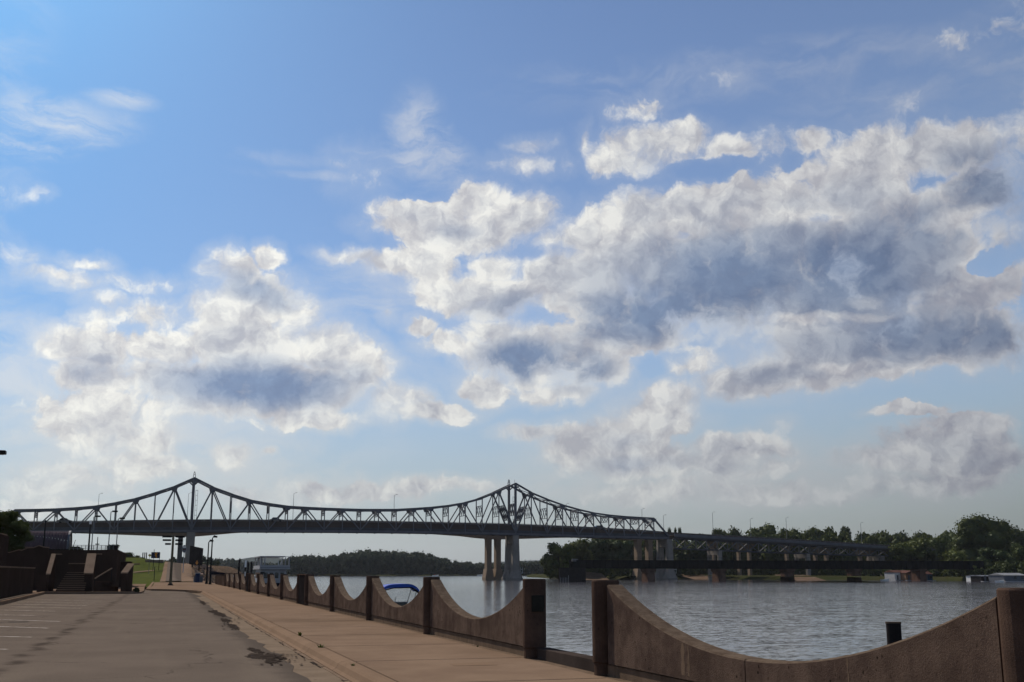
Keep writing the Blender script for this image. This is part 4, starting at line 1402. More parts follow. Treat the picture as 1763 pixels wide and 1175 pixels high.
def seated(px_loc, label):
    t = thing('person', label, 'person', px_loc)
    bm = bmesh.new()
    me = bpy.data.meshes.new('body')
    vs = [(0, 0, 0), (0, 0, .25), (0, 0, .5), (0, 0, .62), (.0, 0, .80), (.12, .22, .46), (.3, .28, .2), (.45, .2, .18), (.12, -.22, .46), (.3, -.28, .2), (.45, -.2, .18), (.4, .12, 0), (.5, .13, -.4), (.4, -.12, 0), (.5, -.13, -.4)]
    es = [(0, 1), (1, 2), (2, 3), (3, 4), (2, 5), (5, 6), (6, 7), (2, 8), (8, 9), (9, 10), (0, 11), (11, 12), (0, 13), (13, 14)]
    me.from_pydata(vs, es, [])
    o = link(bpy.data.objects.new('body', me))
    setparent(o, t)
    sk = o.modifiers.new('skin', 'SKIN')
    rad_ = [.17, .17, .19, .07, .12, .07, .055, .05, .07, .055, .05, .09, .07, .09, .07]
    for i, v_ in enumerate(me.skin_vertices[0].data):
        v_.radius = (rad_[i], rad_[i])
    me.skin_vertices[0].data[0].use_root = True
    me.materials.append(M['cloth'])
    o.modifiers.new('sub', 'SUBSURF').levels = 1
    bm.free()
    return t


p = speedboat(749, 992.6, 'small white speed boat with two people on the open river')
seated((p.x - .8, p.y - .3, -1.1), 'person in red sitting at the stern of the small speed boat')
seated((p.x - .1, p.y + .35, -1.1), 'person sitting forward beside the windscreen of the small speed boat')
speedboat(826, 991.8, 'tiny dark-looking speed boat left of the tall bridge pier')

# ------------------------------------------------------------------ cantilever truss bridge
YN, YF = 475.0, 485.0
W0, SP, SPA = 9.5, 7.7, 7.45


def px_n(n):
    if n < 0: return W0 + SPA * n
    if n <= 18: return W0 + SP * n
    return W0 + SP * 18 + SPA * (n - 18)


def interp(tab, x_):
    xs_ = [a for a, b in tab]
    return float(np.interp(x_, xs_, [b for a, b in tab]))


def pix_x(X, Y=YN):
    d = (X, Y, 0)
    z = X * FW[0] + Y * FW[1]
    return CX + F * (X * RT[0] + Y * RT[1]) / (z * 1.0 + 0) if False else CX + F * (X * RT[0] + Y * RT[1]) / (X * FW[0] + Y * FW[1] + 20 * FW[2])


TOPY = [(-20, 879), (0, 879), (64, 878), (97, 877), (131, 875), (164, 872), (198, 866), (231, 859), (264, 849), (297, 838), (331, 822.5), (362, 839), (392, 850), (425, 861), (457, 867), (488, 872),
        (519, 874), (550, 875.5), (612, 877.8), (678, 878), (707, 876.5), (738, 874.6), (768, 871.5), (797, 867), (826, 859.5), (855, 848), (887.4, 832.5), (916, 849.5), (944, 861), (970, 870.5), (997, 878), (1023, 884),
        (1050, 887.7), (1075, 890), (1100, 891.5), (1127, 893), (1140, 893.5)]
BOTY = [(-20, 917.5), (150, 917), (400, 916.2), (560, 916.8), (700, 918), (880, 921.5), (1000, 925), (1050, 926.3), (1150, 928.5), (1200, 930)]
RAILY = [(-20, 897.5), (150, 896.5), (400, 894), (560, 895), (700, 897.5), (880, 901), (1000, 906.5), (1100, 912), (1150, 916)]


def zt_n(n):
    x_ = pix_x(px_n(n))
    return atY(x_, interp(TOPY, x_), YN).z


def zb_n(n):
    x_ = pix_x(px_n(n))
    return atY(x_, interp(BOTY, x_), YN).z


def zr_n(n):
    x_ = pix_x(px_n(n))
    return atY(x_, interp(RAILY, x_), YN).z


N0, N1 = -10, 28
zt_ = {n: zt_n(n) for n in range(N0, N1 + 1)}
zb_ = {n: zb_n(n) for n in range(N0, N1 + 1)}
zr_ = {n: zr_n(n) for n in range(N0, N1 + 1)}
tb = thing('truss_bridge', 'long blue-grey steel cantilever truss bridge with two peaked towers across the river', 'bridge', (0, 0, 0))
for Y in (YN, YF):
    for n in range(N0, N1):
        xa, xb = px_n(n), px_n(n + 1)
        ta, tb_ = zt_[n], zt_[n + 1]
        if n == N1 - 1:
            tb_ = zb_[N1] + 1.2
        if n == N0:
            ta = zb_[N0] + 1.2
        MB().beam((xa, Y, ta), (xb + (0.2 if n not in (N1 - 1,) else 0), Y, tb_), .75, .72).build('top_chord' if n not in (N0, N1 - 1) else 'end_post', M['steel'], tb)
        MB().beam((xa, Y, zb_[n] + .45), (xb, Y, zb_[n + 1] + .45), .7, .9).build('bottom_chord', M['steel'], tb)
        MB().beam((xa, Y + .15, zb_[n] + 1.5), (xb, Y + .15, zb_[n + 1] + 1.5), .3, 1.15).build('edge_girder', M['darksteel'], tb)
    for n in range(N0 + 1, N1):
        tw = n in (0, 18)
        w_ = .95 if tw else .38
        MB().beam((px_n(n), Y, zb_[n] + .6), (px_n(n), Y, zt_[n] - .2), w_, w_ if tw else .45, up=(0, 1, 0)).build('tower_post' if tw else 'vertical', M['steel'], tb)
    tops = [n for n in range(-9, 0) if n % 2] + [1, 3, 5] + [6, 8, 10, 12] + [13, 15, 17] + [19, 21, 23, 25, 27]
    for n in tops:
        for s_ in (-1, 1):
            if n == 5 and s_ == 1: continue
            if n == 13 and s_ == -1: continue
            m_ = n + s_
            if m_ < N0 or m_ > N1 or (n == 27 and s_ == 1) or (n == -9 and s_ == -1): continue
            near_tower = m_ in (0, 18)
            th = .62 if near_tower else .45
            MB().beam((px_n(n), Y, zt_[n] - .3), (px_n(m_), Y, zb_[m_] + 1.0), th, th, up=(0, 1, 0)).build('diagonal', M['steel'], tb)
        # gusset plate at the top node
        MB().prism([(px_n(n) - 1.3, zt_[n] - .15 + (zt_[max(n - 1, N0)] - zt_[n]) * .16), (px_n(n) + 1.3, zt_[n] - .15 + (zt_[min(n + 1, N1)] - zt_[n]) * .16), (px_n(n) + .75, zt_[n] - 1.55), (px_n(n) - .75, zt_[n] - 1.55)], 'y', Y - .42, Y + .42).build('gusset', M['steel'], tb)
    for n in (0, 18):
        for s_ in (-1, 1):
            MB().beam((px_n(n), Y, zt_[n] - 2.6), (px_n(n) + s_ * 1.8, Y, zt_[n] - .95), .5, .6, up=(0, 1, 0)).build('knee_brace', M['steel'], tb)
for n in range(N0 + 1, N1):
    x_ = px_n(n)
    tw = n in (0, 18)
    top = zt_[n] - (.5 if not tw else .6)
    MB().beam((x_, YN + .4, top + .2), (x_, YF - .4, top + .2), .35, .45).build('lateral_strut', M['steel'], tb)
    clear = zt_[n] - zr_[n]
    # sway frame: lattice of crosses hung between the two trusses
    fr_top = min(zt_[n] - .9, zr_[n] + 7.4)
    if tw: fr_top = zr_[n] + 8.8
    hh = 5.2 if tw else max(1.9, min(4.5, clear - 3.6))
    for z_ in (fr_top, fr_top - hh):
        MB().beam((x_, YN + .3, z_), (x_, YF - .3, z_), .22, .24).build('sway_strut', M['steel'], tb)
    for k in range(3):
        bt = .42 if tw else .2
        ya = YN + .3 + (YF - YN - .6) * k / 3
        yb = YN + .3 + (YF - YN - .6) * (k + 1) / 3
        MB().beam((x_ - .05, ya, fr_top), (x_ - .05, yb, fr_top - hh), bt, bt).build('sway_brace', M['steel'], tb)
        MB().beam((x_ + .14, ya, fr_top - hh), (x_ + .14, yb, fr_top), bt, bt).build('sway_brace', M['steel'], tb)
    if n < N1 - 1:
        MB().beam((x_, YN + .4, top + .3), (px_n(n + 1), YF - .4, zt_[n + 1] - .2), .22, .25).build('lateral_brace', M['steel'], tb)
        MB().beam((x_, YF - .4, top + .05), (px_n(n + 1), YN + .4, zt_[n + 1] - .45), .22, .25).build('lateral_brace', M['steel'], tb)
# slanted braced panels beside the right tower
for n0_, s_ in ((18, -1), (18, 1), (0, -1), (0, 1)):
    n1_ = n0_ + s_
    def onm(k, Y):
        return Vector((px_n(n1_), Y, zt_[n1_] - .3)).lerp(Vector((px_n(n0_), Y, zb_[n0_] + 1.0)), k)
    for ka in (.33, .68):
        MB().beam(onm(ka, YN + .3), onm(ka, YF - .3), .3, .3).build('portal_strut', M['steel'], tb)
    for k in range(4):
        ya = YN + .3 + 9.4 * k / 4
        yb = YN + .3 + 9.4 * (k + 1) / 4
        MB().beam(onm(.33, ya), onm(.68, yb), .3, .34).build('portal_brace', M['steel'], tb)
        MB().beam(onm(.68, ya), onm(.33, yb), .3, .34).build('portal_brace', M['steel'], tb)
# deck: stringer girder, slab, kerb fascia and rails
for n in range(N0, N1):
    xa, xb = px_n(n), px_n(n + 1)
    za, zb2 = zb_[n], zb_[n + 1]
    ra, rb = zr_[n], zr_[n + 1]
    for Y in (YN + .8, YF - .8):
        MB().beam((xa, Y, (za + 1.0 + ra - 1.0) / 2), (xb, Y, (zb2 + 1.0 + rb - 1.0) / 2), .3, (ra - 1.0) - (za + 1.0) + .1).build('stringer', M['girder'], tb)
    MB().beam((xa, (YN + YF) / 2, ra - .95), (xb, (YN + YF) / 2, rb - .95), 7.6, .22).build('deck_slab', M['girder'], tb)
    MB().beam((xa, YN - .05, za + .1), (xa, YF + .05, za + .1), .35, .5).build('floor_beam', M['darksteel'], tb)
    for k in (0, .5):
        MB().beam((xa + (xb - xa) * k, YN + 1.0, ra + (rb - ra) * k - .9), (xa + (xb - xa) * k, YN + 1.0, ra + (rb - ra) * k), .09, .09).build('rail_post', M['galv'], tb)
    for dz in (0, -.35):
        MB().beam((xa, YN + 1.0, ra + dz), (xb, YN + 1.0, rb + dz), .08, .1).build('guard_rail', M['galv'], tb)
        MB().beam((xa, YF - 1.0, ra + dz), (xb, YF - 1.0, rb + dz), .08, .1).build('guard_rail', M['galv'], tb)
# peak lanterns and ladder cages
for n in (0, 18):
    x_ = px_n(n)
    Y = YF if n else YN
    z_ = zt_[n] + .2
    for dx, dy in ((-.45, -.45), (.45, -.45), (.45, .45), (-.45, .45)):
        MB().beam((x_ + dx, Y + dy, z_), (x_ + dx * .45, Y + dy * .45, z_ + 2.0), .14, .14).build('beacon_leg', M['darksteel'], tb)
    MB().box((x_ - .35, Y - .35, z_ + 1.0), (x_ + .35, Y + .35, z_ + 1.12)).build('beacon_platform', M['darksteel'], tb)
    MB().tube((x_, Y, z_ + 1.9), (x_, Y, z_ + 2.5), .16, .10).build('beacon_lamp', M['darksteel'], tb)
    if n: MB().tube((x_ + .2, YN + 2, z_), (x_ + .2, YN + 2, z_ + 1.5), .05).build('mast', M['darksteel'], tb)
    lx0, lx1 = (x_ + .9, x_ + 1.7) if n == 0 else (x_ - 1.3, x_ - .6)
    zt2 = atY(336, 843.5, YN).z if n == 0 else atY(882, 855, YN).z
    for xx in (lx0, lx1):
        MB().beam((xx, YN - .35, zr_[n] - .5), (xx, YN - .35, zt2), .12, .12).build('ladder_rail', M['steel'], tb)
    for k in range(7):
        z2 = zr_[n] - .3 + (zt2 - zr_[n]) * k / 6
        MB().beam((lx0, YN - .35, z2), (lx1, YN - .35, z2), .1, .12).build('ladder_rung', M['steel'], tb)


# truss piers
def truss_pier(n, label, river=True):
    x_ = px_n(n)
    t = thing('bridge_pier', label, 'bridge pier', (x_, 480, -2), group='piers under the truss bridge')
    zt0 = zb_[n] - .1 + 2
    cols = (-5, 5)
    for yo in cols:
        w0_, w1_ = (1.75, 1.35)
        lv = [(-3, 2.9), (.9, 2.9), (1.1, 2.7), (4.3, 1.75), (zt0, 1.35)] if river else [(-3, 1.7), (zt0, 1.5)]
        vs, fs = [], []
        for z_, w_ in lv:
            c_ = w_ * .35
            vs += [(-w_ + c_, yo - w_, z_), (w_ - c_, yo - w_, z_), (w_, yo - w_ + c_, z_), (w_, yo + w_ - c_, z_), (w_ - c_, yo + w_, z_), (-w_ + c_, yo + w_, z_), (-w_, yo + w_ - c_, z_), (-w_, yo - w_ + c_, z_)]
        k = 8
        for i in range(len(lv) - 1):
            for j in range(k):
                fs.append((i * k + j, i * k + (j + 1) % k, (i + 1) * k + (j + 1) % k, (i + 1) * k + j))
        fs += [tuple(range(k))[::-1], tuple(range((len(lv) - 1) * k, len(lv) * k))]
        MB().add(vs, fs).build('column', M['greypier'], t)
    if river:
        MB().box((-1.0, -3.6, zt0 - 3.4), (1.0, 3.6, zt0 - .3)).build('cross_beam', M['greypier'], t)
        MB().box((-2.0, -2.2, -3), (2.0, 2.2, 4.6)).build('web_wall', M['greypier'], t)
        for k in range(2):
            MB().box((2.95, -4.6, 3 + 1.6 * k), (3.6, -1.5, 3.15 + 1.6 * k)).build('access_platform', M['white'], t)
        for yy in (-4.5, -1.6):
            MB().box((3.4, yy, 3), (3.5, yy + .1, 5.6)).build('access_post', M['white'], t)
    return t


truss_pier(18, 'tall grey twin-column pier with flared foot under the right bridge tower')
truss_pier(28, 'grey flared pier at the end of the through truss, behind the black railway bridge')
x_ = px_n(0)
t = thing('bridge_pier', 'broad grey pier on the bank under the left bridge tower', 'bridge pier', (x_, 480, -2), group='piers under the truss bridge')
for yo in (-5, 5):
    MB().box((-1.7, yo - 1.6, -3), (1.6, yo + 1.6, zb_[0] + 1.9)).build('column', M['greypier'], t)
MB().box((-1.2, -3.4, zb_[0] - 2.5), (1.2, 3.4, zb_[0] + 1.6)).build('cross_beam', M['greypier'], t)

# ------------------------------------------------------------------ concrete girder bridge behind it
YG0, YG1 = 497.0, 509.0
tg = thing('girder_bridge', 'buff concrete box-girder bridge running close behind the steel truss', 'bridge', (0, 0, 0))
TG = [(-40, 898.5), (150, 897.5), (331, 894.5), (560, 895.8), (700, 898.2), (880, 902), (1000, 907), (1100, 912.5), (1160, 917), (1300, 924.5), (1420, 931.5), (1540, 939.5), (1640, 946)]
BG = [(-40, 912), (60, 914), (120, 917), (200, 919.5), (300, 923.5), (331, 924), (370, 920.5), (420, 916), (520, 913), (640, 914.5), (730, 917.5), (800, 922.5), (845, 928), (880, 928.3), (930, 926.5), (990, 924.8), (1060, 928), (1110, 930.5),
      (1160, 928), (1250, 930.5), (1300, 933), (1420, 938.5), (1540, 945.5), (1640, 951)]
gx_ = [pxx for pxx in list(range(-40, 1641, 28))]
for a_, b_ in zip(gx_[:-1], gx_[1:]):
    A = atY(a_, interp(TG, a_), YG0)
    B_ = atY(b_, interp(TG, b_), YG0)
    A2 = atY(a_, interp(BG, a_), YG0)
    B2 = atY(b_, interp(BG, b_), YG0)
    xa, xb = A.x, B_.x - .03
    s0, s1 = A.z - 1.0, B_.z - 1.0
    MB().add([(xa, YG0, s0 - .6), (xb, YG0, s1 - .6), (xb, YG0, B_.z), (xa, YG0, A.z), (xa, YG0 + .4, s0 - .6), (xb, YG0 + .4, s1 - .6), (xb, YG0 + .4, B_.z), (xa, YG0 + .4, A.z)],
             [(0, 1, 2, 3), (4, 5, 6, 7), (0, 1, 5, 4), (1, 2, 6, 5), (2, 3, 7, 6), (3, 0, 4, 7)]).build('parapet', M['girder'], tg)
    MB().add([(xa, YG0 + .4, s0 - .5), (xb, YG0 + .4, s1 - .5), (xb, YG1, s1 - .5), (xa, YG1, s0 - .5), (xa, YG0 + .4, s0), (xb, YG0 + .4, s1), (xb, YG1, s1), (xa, YG1, s0)],
             [(0, 1, 2, 3), (4, 5, 6, 7), (0, 1, 5, 4), (1, 2, 6, 5), (2, 3, 7, 6), (3, 0, 4, 7)]).build('deck', M['girder'], tg)
    MB().add([(xa, YG0 + 2.2, A2.z), (xb, YG0 + 2.2, B2.z), (xb, YG1 - 2.2, B2.z), (xa, YG1 - 2.2, A2.z), (xa, YG0 + 1.6, s0 - .5), (xb, YG0 + 1.6, s1 - .5), (xb, YG1 - 1.6, s1 - .5), (xa, YG1 - 1.6, s0 - .5)],
             [(0, 1, 2, 3), (4, 5, 6, 7), (0, 1, 5, 4), (1, 2, 6, 5), (2, 3, 7, 6), (3, 0, 4, 7)]).build('box_girder', M['box'], tg)


def twin_pier(pxs, Y, label, ztop_px, w=2.0, base=True, ln=4, m=None):
    x_ = atY(pxs[0], 985, Y).x
    t = thing('concrete_pier', label, 'bridge pier', (x_, Y, -2), group='piers under the concrete girder bridge')
    for pxx in pxs:
        xx = atY(pxx, 985, Y).x - x_
        zt0 = atY(pxx, ztop_px, Y).z + 2
        MB().box((xx - w / 2, -ln / 2, -3), (xx + w / 2, ln / 2, zt0)).build('column', m or M['pier'], t)
        MB().prism([(xx - w / 2 - .25, zt0), (xx + w / 2 + .25, zt0), (xx + w / 2 - .02, zt0 - 1.2), (xx - w / 2 + .02, zt0 - 1.2)], 'y', -ln / 2 - .2, ln / 2 + .2).build('capital', m or M['pier'], t)
        if base:
            MB().prism([(xx - w / 2 - .9, -3), (xx + w / 2 + .9, -3), (xx + w / 2 + .85, 1.0), (xx + w / 2 + .2, 5.0), (xx - w / 2 - .2, 5.0), (xx - w / 2 - .85, 1.0)], 'y', -ln / 2 - 1, ln / 2 + 1).build('footing', m or M['pier'], t)
    return t


twin_pier((840.3, 856.3), 501.5, 'pair of sunlit buff columns just left of the tall grey pier', 926, 2.3)
twin_pier((307.5,), 501.5, 'slender greenish column left of the broad bank pier', 922, 2.0, False, m=M['slate'])
twin_pier((1099, 1118), 501.5, 'pair of sunlit buff columns behind the railway bridge, left of the flared grey pier', 929.5, 2.4)

# deck-truss approach beyond the through spans
ta_ = thing('approach_trusses', 'shallow steel deck trusses carrying the road on to the wooded island', 'bridge', (0, 0, 0))
AY = [(1150, 918), (1160, 919.5), (1300, 927), (1420, 934), (1540, 941.5), (1620, 947)]
LY = [(1160, 944.5), (1300, 950), (1420, 954.5), (1540, 958), (1620, 960)]
xs0 = atY(1160, 930, YN).x
xs1 = atY(1610, 940, YN).x
NP = 26
for Y in (YN, YF):
    pts = []
    for i in range(NP + 1):
        X = xs0 + (xs1 - xs0) * i / NP
        pxx = pix_x(X)
        top = atY(pxx, interp(AY, pxx), YN).z
        low = atY(pxx, interp(LY, pxx), YN).z
        pts.append((X, top, low))
    for i in range(NP):
        (xa, t0, l0), (xb, t1, l1) = pts[i], pts[i + 1]
        MB().beam((xa, Y - .8, t0 - .7), (xb, Y - .8, t1 - .7), .35, 1.4).build('road_fascia', M['steel'], ta_)
        MB().beam((xa, Y, t0 - 1.9), (xb, Y, t1 - 1.9), .4, .45).build('upper_chord', M['darksteel'], ta_)
        MB().beam((xa, Y, l0), (xb, Y, l1), .4, .4).build('lower_chord', M['darksteel'], ta_)
        if i % 2 == 0:
            MB().beam((xa, Y, t0 - 1.9), (xb, Y, l1), .35, .35, up=(0, 1, 0)).build('diagonal', M['steel'], ta_)
        else:
            MB().beam((xa, Y, l0), (xb, Y, t1 - 1.9), .35, .35, up=(0, 1, 0)).build('diagonal', M['steel'], ta_)
        MB().beam((xa, Y, l0), (xa, Y, t0 - 1.9), .22, .22, up=(0, 1, 0)).build('vertical', M['steel'], ta_)
        if Y == YN:
            MB().beam((xa, 480, t0 - .8), (xb, 480, t1 - .8), 9.0, .3).build('deck_slab', M['girder'], ta_)
            MB().beam((xa, YN - .9, t0 + .5), (xb, YN - .9, t1 + .5), .08, .1).build('guard_rail', M['galv'], ta_)
            for k in (0, .5):
                xx = xa + (xb - xa) * k
                zz_ = t0 + (t1 - t0) * k
                MB().beam((xx, YN - .9, zz_ - .1), (xx, YN - .9, zz_ + .5), .09, .09).build('rail_post', M['galv'], ta_)
for pxx, lab in ((1240, 'grey two-column pier of the approach, third gap of the railway bridge'), (1392, 'grey two-column pier of the approach above the middle railway piers'), (1520, 'grey two-column pier of the approach nearest the big trees')):
    X = atY(pxx, 985, YN).x
    t = thing('approach_pier', lab, 'bridge pier', (X, 480, -2), group='piers under the approach trusses')
    zl = atY(pxx, interp(LY, pxx), YN).z + 2
    for yo in (-5, 5):
        MB().box((-.9, yo - .9, -3), (.9, yo + .9, zl - .1)).build('column', M['greypier'], t)
    MB().box((-.8, -4.0, zl - 2.2), (.8, 4.0, zl - .2)).build('cross_beam', M['greypier'], t)
for pxs, lab in (((1229,), 'sunlit hammerhead column right of the flared grey pier'), ((1273, 1291), 'pair of columns with a striped sunlit cap between the second and third railway piers'),
                 ((1356,), 'sunlit hammerhead column above the third railway pier'), ((1405, 1424), 'pair of buff columns on the green bank right of the third railway pier'),
                 ((1482, 1497), 'small pair of buff columns behind the fourth railway pier')):
    t = twin_pier(pxs, 501.5, lab, interp(BG, pxs[0]) + 2.5, 1.15, False, 2.4)
    x0, x1_ = 0, atY(pxs[-1], 985, 501.5).x - atY(pxs[0], 985, 501.5).x
    zt0 = atY(pxs[0], interp(BG, pxs[0]) + 1.5, 501.5).z + 2
    MB().prism([(-5, zt0), (5, zt0), (5, zt0 - 1.0), (1.0, zt0 - 4.2), (-1.0, zt0 - 4.2), (-5, zt0 - 1.0)], 'x', x0 - .9, x1_ + .9).build('hammerhead', M['pier'], t)

# tall thin lamp standards on the bridges
for i, (pxx, pyt, lab) in enumerate(((167, 851, 'left of the left tower near the second braced panel'), (322, 850, 'just left of the left bridge tower'), (504, 850, 'above the road halfway down from the left tower'), (678, 853, 'at mid span between the towers'),
                                     (975, 868, 'right of the right tower against the sky'), (1106, 877, 'above the low end of the through truss'), (1143, 888, 'at the slanted end post of the truss'), (1228, 883, 'first past the truss, over the light clouds'),
                                     (1293, 894, 'beside the tall dome-shaped tree crown on the island'), (1355, 892, 'second tall one over the approach'), (1484, 901, 'last thin one on the right over the approach'))):
    f = atY(pxx, interp(TG, pxx) + 3, 508)
    tp = atY(pxx, pyt, 508)
    t = thing('bridge_lamp', 'thin grey lamp standard ' + lab, 'street lamp', (f.x, 508, f.z - 1), group='lamp standards along the bridge')
    h = tp.z - f.z + 1
    MB().tube((0, 0, 0), (0, 0, h), .13, .08, n=6).build('pole', M['galv'], t)
    MB().beam((0, 0, h - .1), (.9, 0, h + .35), .1, .1).build('arm', M['galv'], t)
    MB().box((.8, -.15, h + .28), (1.5, .15, h + .45)).build('lamp_head', M['galv'], t)


# cars on the bridge deck
def make_car():
    t = thing('car', 'x', 'car', (0, 0, 0))
    MB().add([(-2.2, -.9, .35), (2.25, -.9, .35), (2.25, .9, .35), (-2.2, .9, .35), (-2.2, -.9, .85), (2.2, -.88, .75), (2.2, .88, .75), (-2.2, .9, .85), (1.2, -.9, .95), (1.2, .9, .95)],
             [(0, 1, 2, 3), (0, 1, 5, 8, 4), (3, 7, 9, 6, 2), (0, 4, 7, 3), (1, 2, 6, 5), (5, 6, 9, 8), (4, 8, 9, 7)]).build('body', M['carpaint'], t)
    MB().add([(-1.8, -.82, .9), (1.2, -.82, .93), (1.2, .82, .93), (-1.8, .82, .9), (-1.2, -.68, 1.45), (.4, -.68, 1.45), (.4, .68, 1.45), (-1.2, .68, 1.45)],
             [(4, 5, 6, 7), (0, 1, 5, 4), (1, 2, 6, 5), (2, 3, 7, 6), (3, 0, 4, 7)]).build('cabin', M['glass'], t)
    MB().box((-1.2, -.67, 1.452), (.4, .67, 1.50)).build('roof', M['carpaint'], t)
    for xx in (-1.35, 1.4):
        for yy in (-.92, .72):
            MB().tube((xx, yy, .33), (xx, yy + .2, .33), .33, n=12).build('wheel', M['tyre'], t)
    return t


car0 = make_car()
for i, (pxx, lab, sc) in enumerate(((112, 'dark car on the bridge above the corrugated shell', 1.3), (475, 'dark car on the bridge halfway down from the left tower', 1.2), (1031, 'dark car on the bridge right of the right tower', 1.2))):
    c = car0 if i == 0 else copy_tree(car0)
    Xc = atY(pxx, 900, 482).x
    c.location = (Xc, 481.5, atY(pxx, interp(RAILY, pxx), YN).z - .72)
    c.scale = (sc,) * 3
    tag(c, lab, 'car', 'cars crossing the bridge')

# ------------------------------------------------------------------ black railway bridge
YR = 386.0
trb = thing('railway_bridge', 'low black plate-girder railway bridge crossing in front of the island', 'bridge', (0, 0, 0))
xl, xr = atY(988, 970, YR).x, atY(1694, 970, YR).x
zt1, zt2 = atY(988, 964.5, YR).z, atY(1694, 966, YR).z
zb1, zb2_ = atY(988, 979, YR).z, atY(1694, 981, YR).z
NS = 24
for i in range(NS):
    k0, k1 = i / NS, (i + 1) / NS
    xa, xb = xl + (xr - xl) * k0, xl + (xr - xl) * k1 - .06
    za, zb_2 = zt1 + (zt2 - zt1) * k0, zb1 + (zb2_ - zb1) * k0
    for Y in (YR, YR + 4.5):
        MB().box((xa, Y, zb_2), (xb, Y + .5, za)).build('plate_girder', M['rail'], trb)
    MB().box((xa, YR + .5, za - .9), (xb, YR + 4.5, za - .5)).build('track_deck', M['rail'], trb)
    for kk in range(3):
        xs_ = xa + (xb - xa) * kk / 3
        MB().box((xs_, YR - .18, zb_2 + .05), (xs_ + .18, YR - .002, za - .05)).build('stiffener', M['rail'], trb)
        MB().beam((xs_, YR - .1, za), (xs_, YR - .1, za + 1.1), .07, .07).build('rail_post', M['rail'], trb)
    for dz in (.55, 1.1):
        MB().beam((xa, YR - .1, za + dz), (xb + .06, YR - .1, za + dz), .05, .06).build('hand_rail', M['rail'], trb)
MB().box((xl - .7, YR - .3, zt1 + .05), (xl + 1.6, YR + .5, zt1 + .4)).build('end_cap', M['galv'], trb)
rp = [(1115.6, 'first'), (1238, 'second'), (1356.5, 'third'), (1472, 'fourth'), (1584, 'fifth')]
for pxx, nm in rp:
    X = atY(pxx, 985, YR - .4).x
    t = thing('railway_pier', 'tapering stone railway pier with a pink sunlit left side, %s from the timber-faced end block' % nm, 'bridge pier', (X, YR - .4, -2), group='stone piers of the railway bridge')
    zt0 = zb1 + 2 - .12
    vs = []
    for z_, e_ in ((-3, .25), (zt0 * .75, -.05), (zt0 * .78, .25), (zt0, .45)):
        vs += [(-e_, -e_, z_), (2.7 + e_, -e_, z_), (2.7 + e_, 5.6 + e_, z_), (-e_, 5.6 + e_, z_)]
    fs = []
    for i in range(3):
        for j in range(4):
            fs.append((i * 4 + j, i * 4 + (j + 1) % 4, (i + 1) * 4 + (j + 1) % 4, (i + 1) * 4 + j))
    fs += [(3, 2, 1, 0), (12, 13, 14, 15)]
    MB().add(vs, fs).build('shaft', M['stone'], t)
    MB().box((-.6, -.6, zt0 + .003), (3.3, 6.3, zt0 + .1)).build('bearing_slab', M['darkstone'], t)
# dark end block at the river end
x0, x1_ = atY(963.5, 990, 384).x, atY(1008.5, 990, 384).x
t = thing('end_block', 'large dark timber-faced block at the river end of the railway bridge', 'pier', (x0, 384, -2))
zt0 = atY(985, 977.5, 384).z + 2
for i in range(14):
    xa = (x1_ - x0) * i / 14
    xb = (x1_ - x0) * (i + 1) / 14 - .05
    MB().box((xa, -.12, -2), (xb, 0, zt0 - .1 * (i % 2))).build('timber_plank', M['darkwood'], t)
MB().box((0, 0, -2), (x1_ - x0 - .05, 1.2, zt0 - .05)).build('core', M['rail'], t)
for i in range(6):
    MB().box((.2 + i * .62, -.2, 0), (.3 + i * .62, -.121, 1.6 if i != 5 else 2.4)).build('white_gauge_strip', M['offwhite'], t)
xs_ = (atY(990, 985, 384).x - x0)
MB().box((xs_ - .35, .8, zt0 - .05), (xs_ + .35, 1.5, zt0 + 2.3)).build('stub_post', M['rail'], t)
MB().box((xs_ - .75, .6, zt0 + 2.3), (xs_ + .75, 1.7, zt0 + 2.45)).build('stub_cap', M['offwhite'], t)

# ------------------------------------------------------------------ far banks
def land(name, pts, z, m, slope=14):
    """flat land with a sloping shore: pts = outline (first part is the shore)"""
    inner = pts
    b = MB()
    n = len(pts)
    cx = sum(p[0] for p in pts) / n
    cy = sum(p[1] for p in pts) / n
    top = []
    for (x_, y_) in pts:
        d = math.hypot(x_ - cx, y_ - cy)
        k = 1 - slope / d
        top.append((cx + (x_ - cx) * k, cy + (y_ - cy) * k, z))
    low = [(x_, y_, -3.2) for x_, y_ in pts]
    b.add(top + low, [tuple(range(n))] + [(i, n + i, n + (i + 1) % n, (i + 1) % n) for i in range(n)])
    return tag(b.build(name, m), kind='structure')


def shore(lst):
    return [tuple(atZ(px, py, -2).xy) for px, py in lst]


isl = shore([(938, 996.5), (985, 997.8), (1045, 998.6), (1100, 998), (1200, 997.8), (1300, 998.6), (1400, 999.2), (1480, 999.5), (1560, 999.8), (1640, 1000.4), (1720, 1001.8), (1800, 1002.2), (1950, 1003)])
land('island_ground', isl + [(900, 420), (1400, 900), (1200, 1500), (420, 1300), (240, 760)], -0.4, M['bankgrass'])
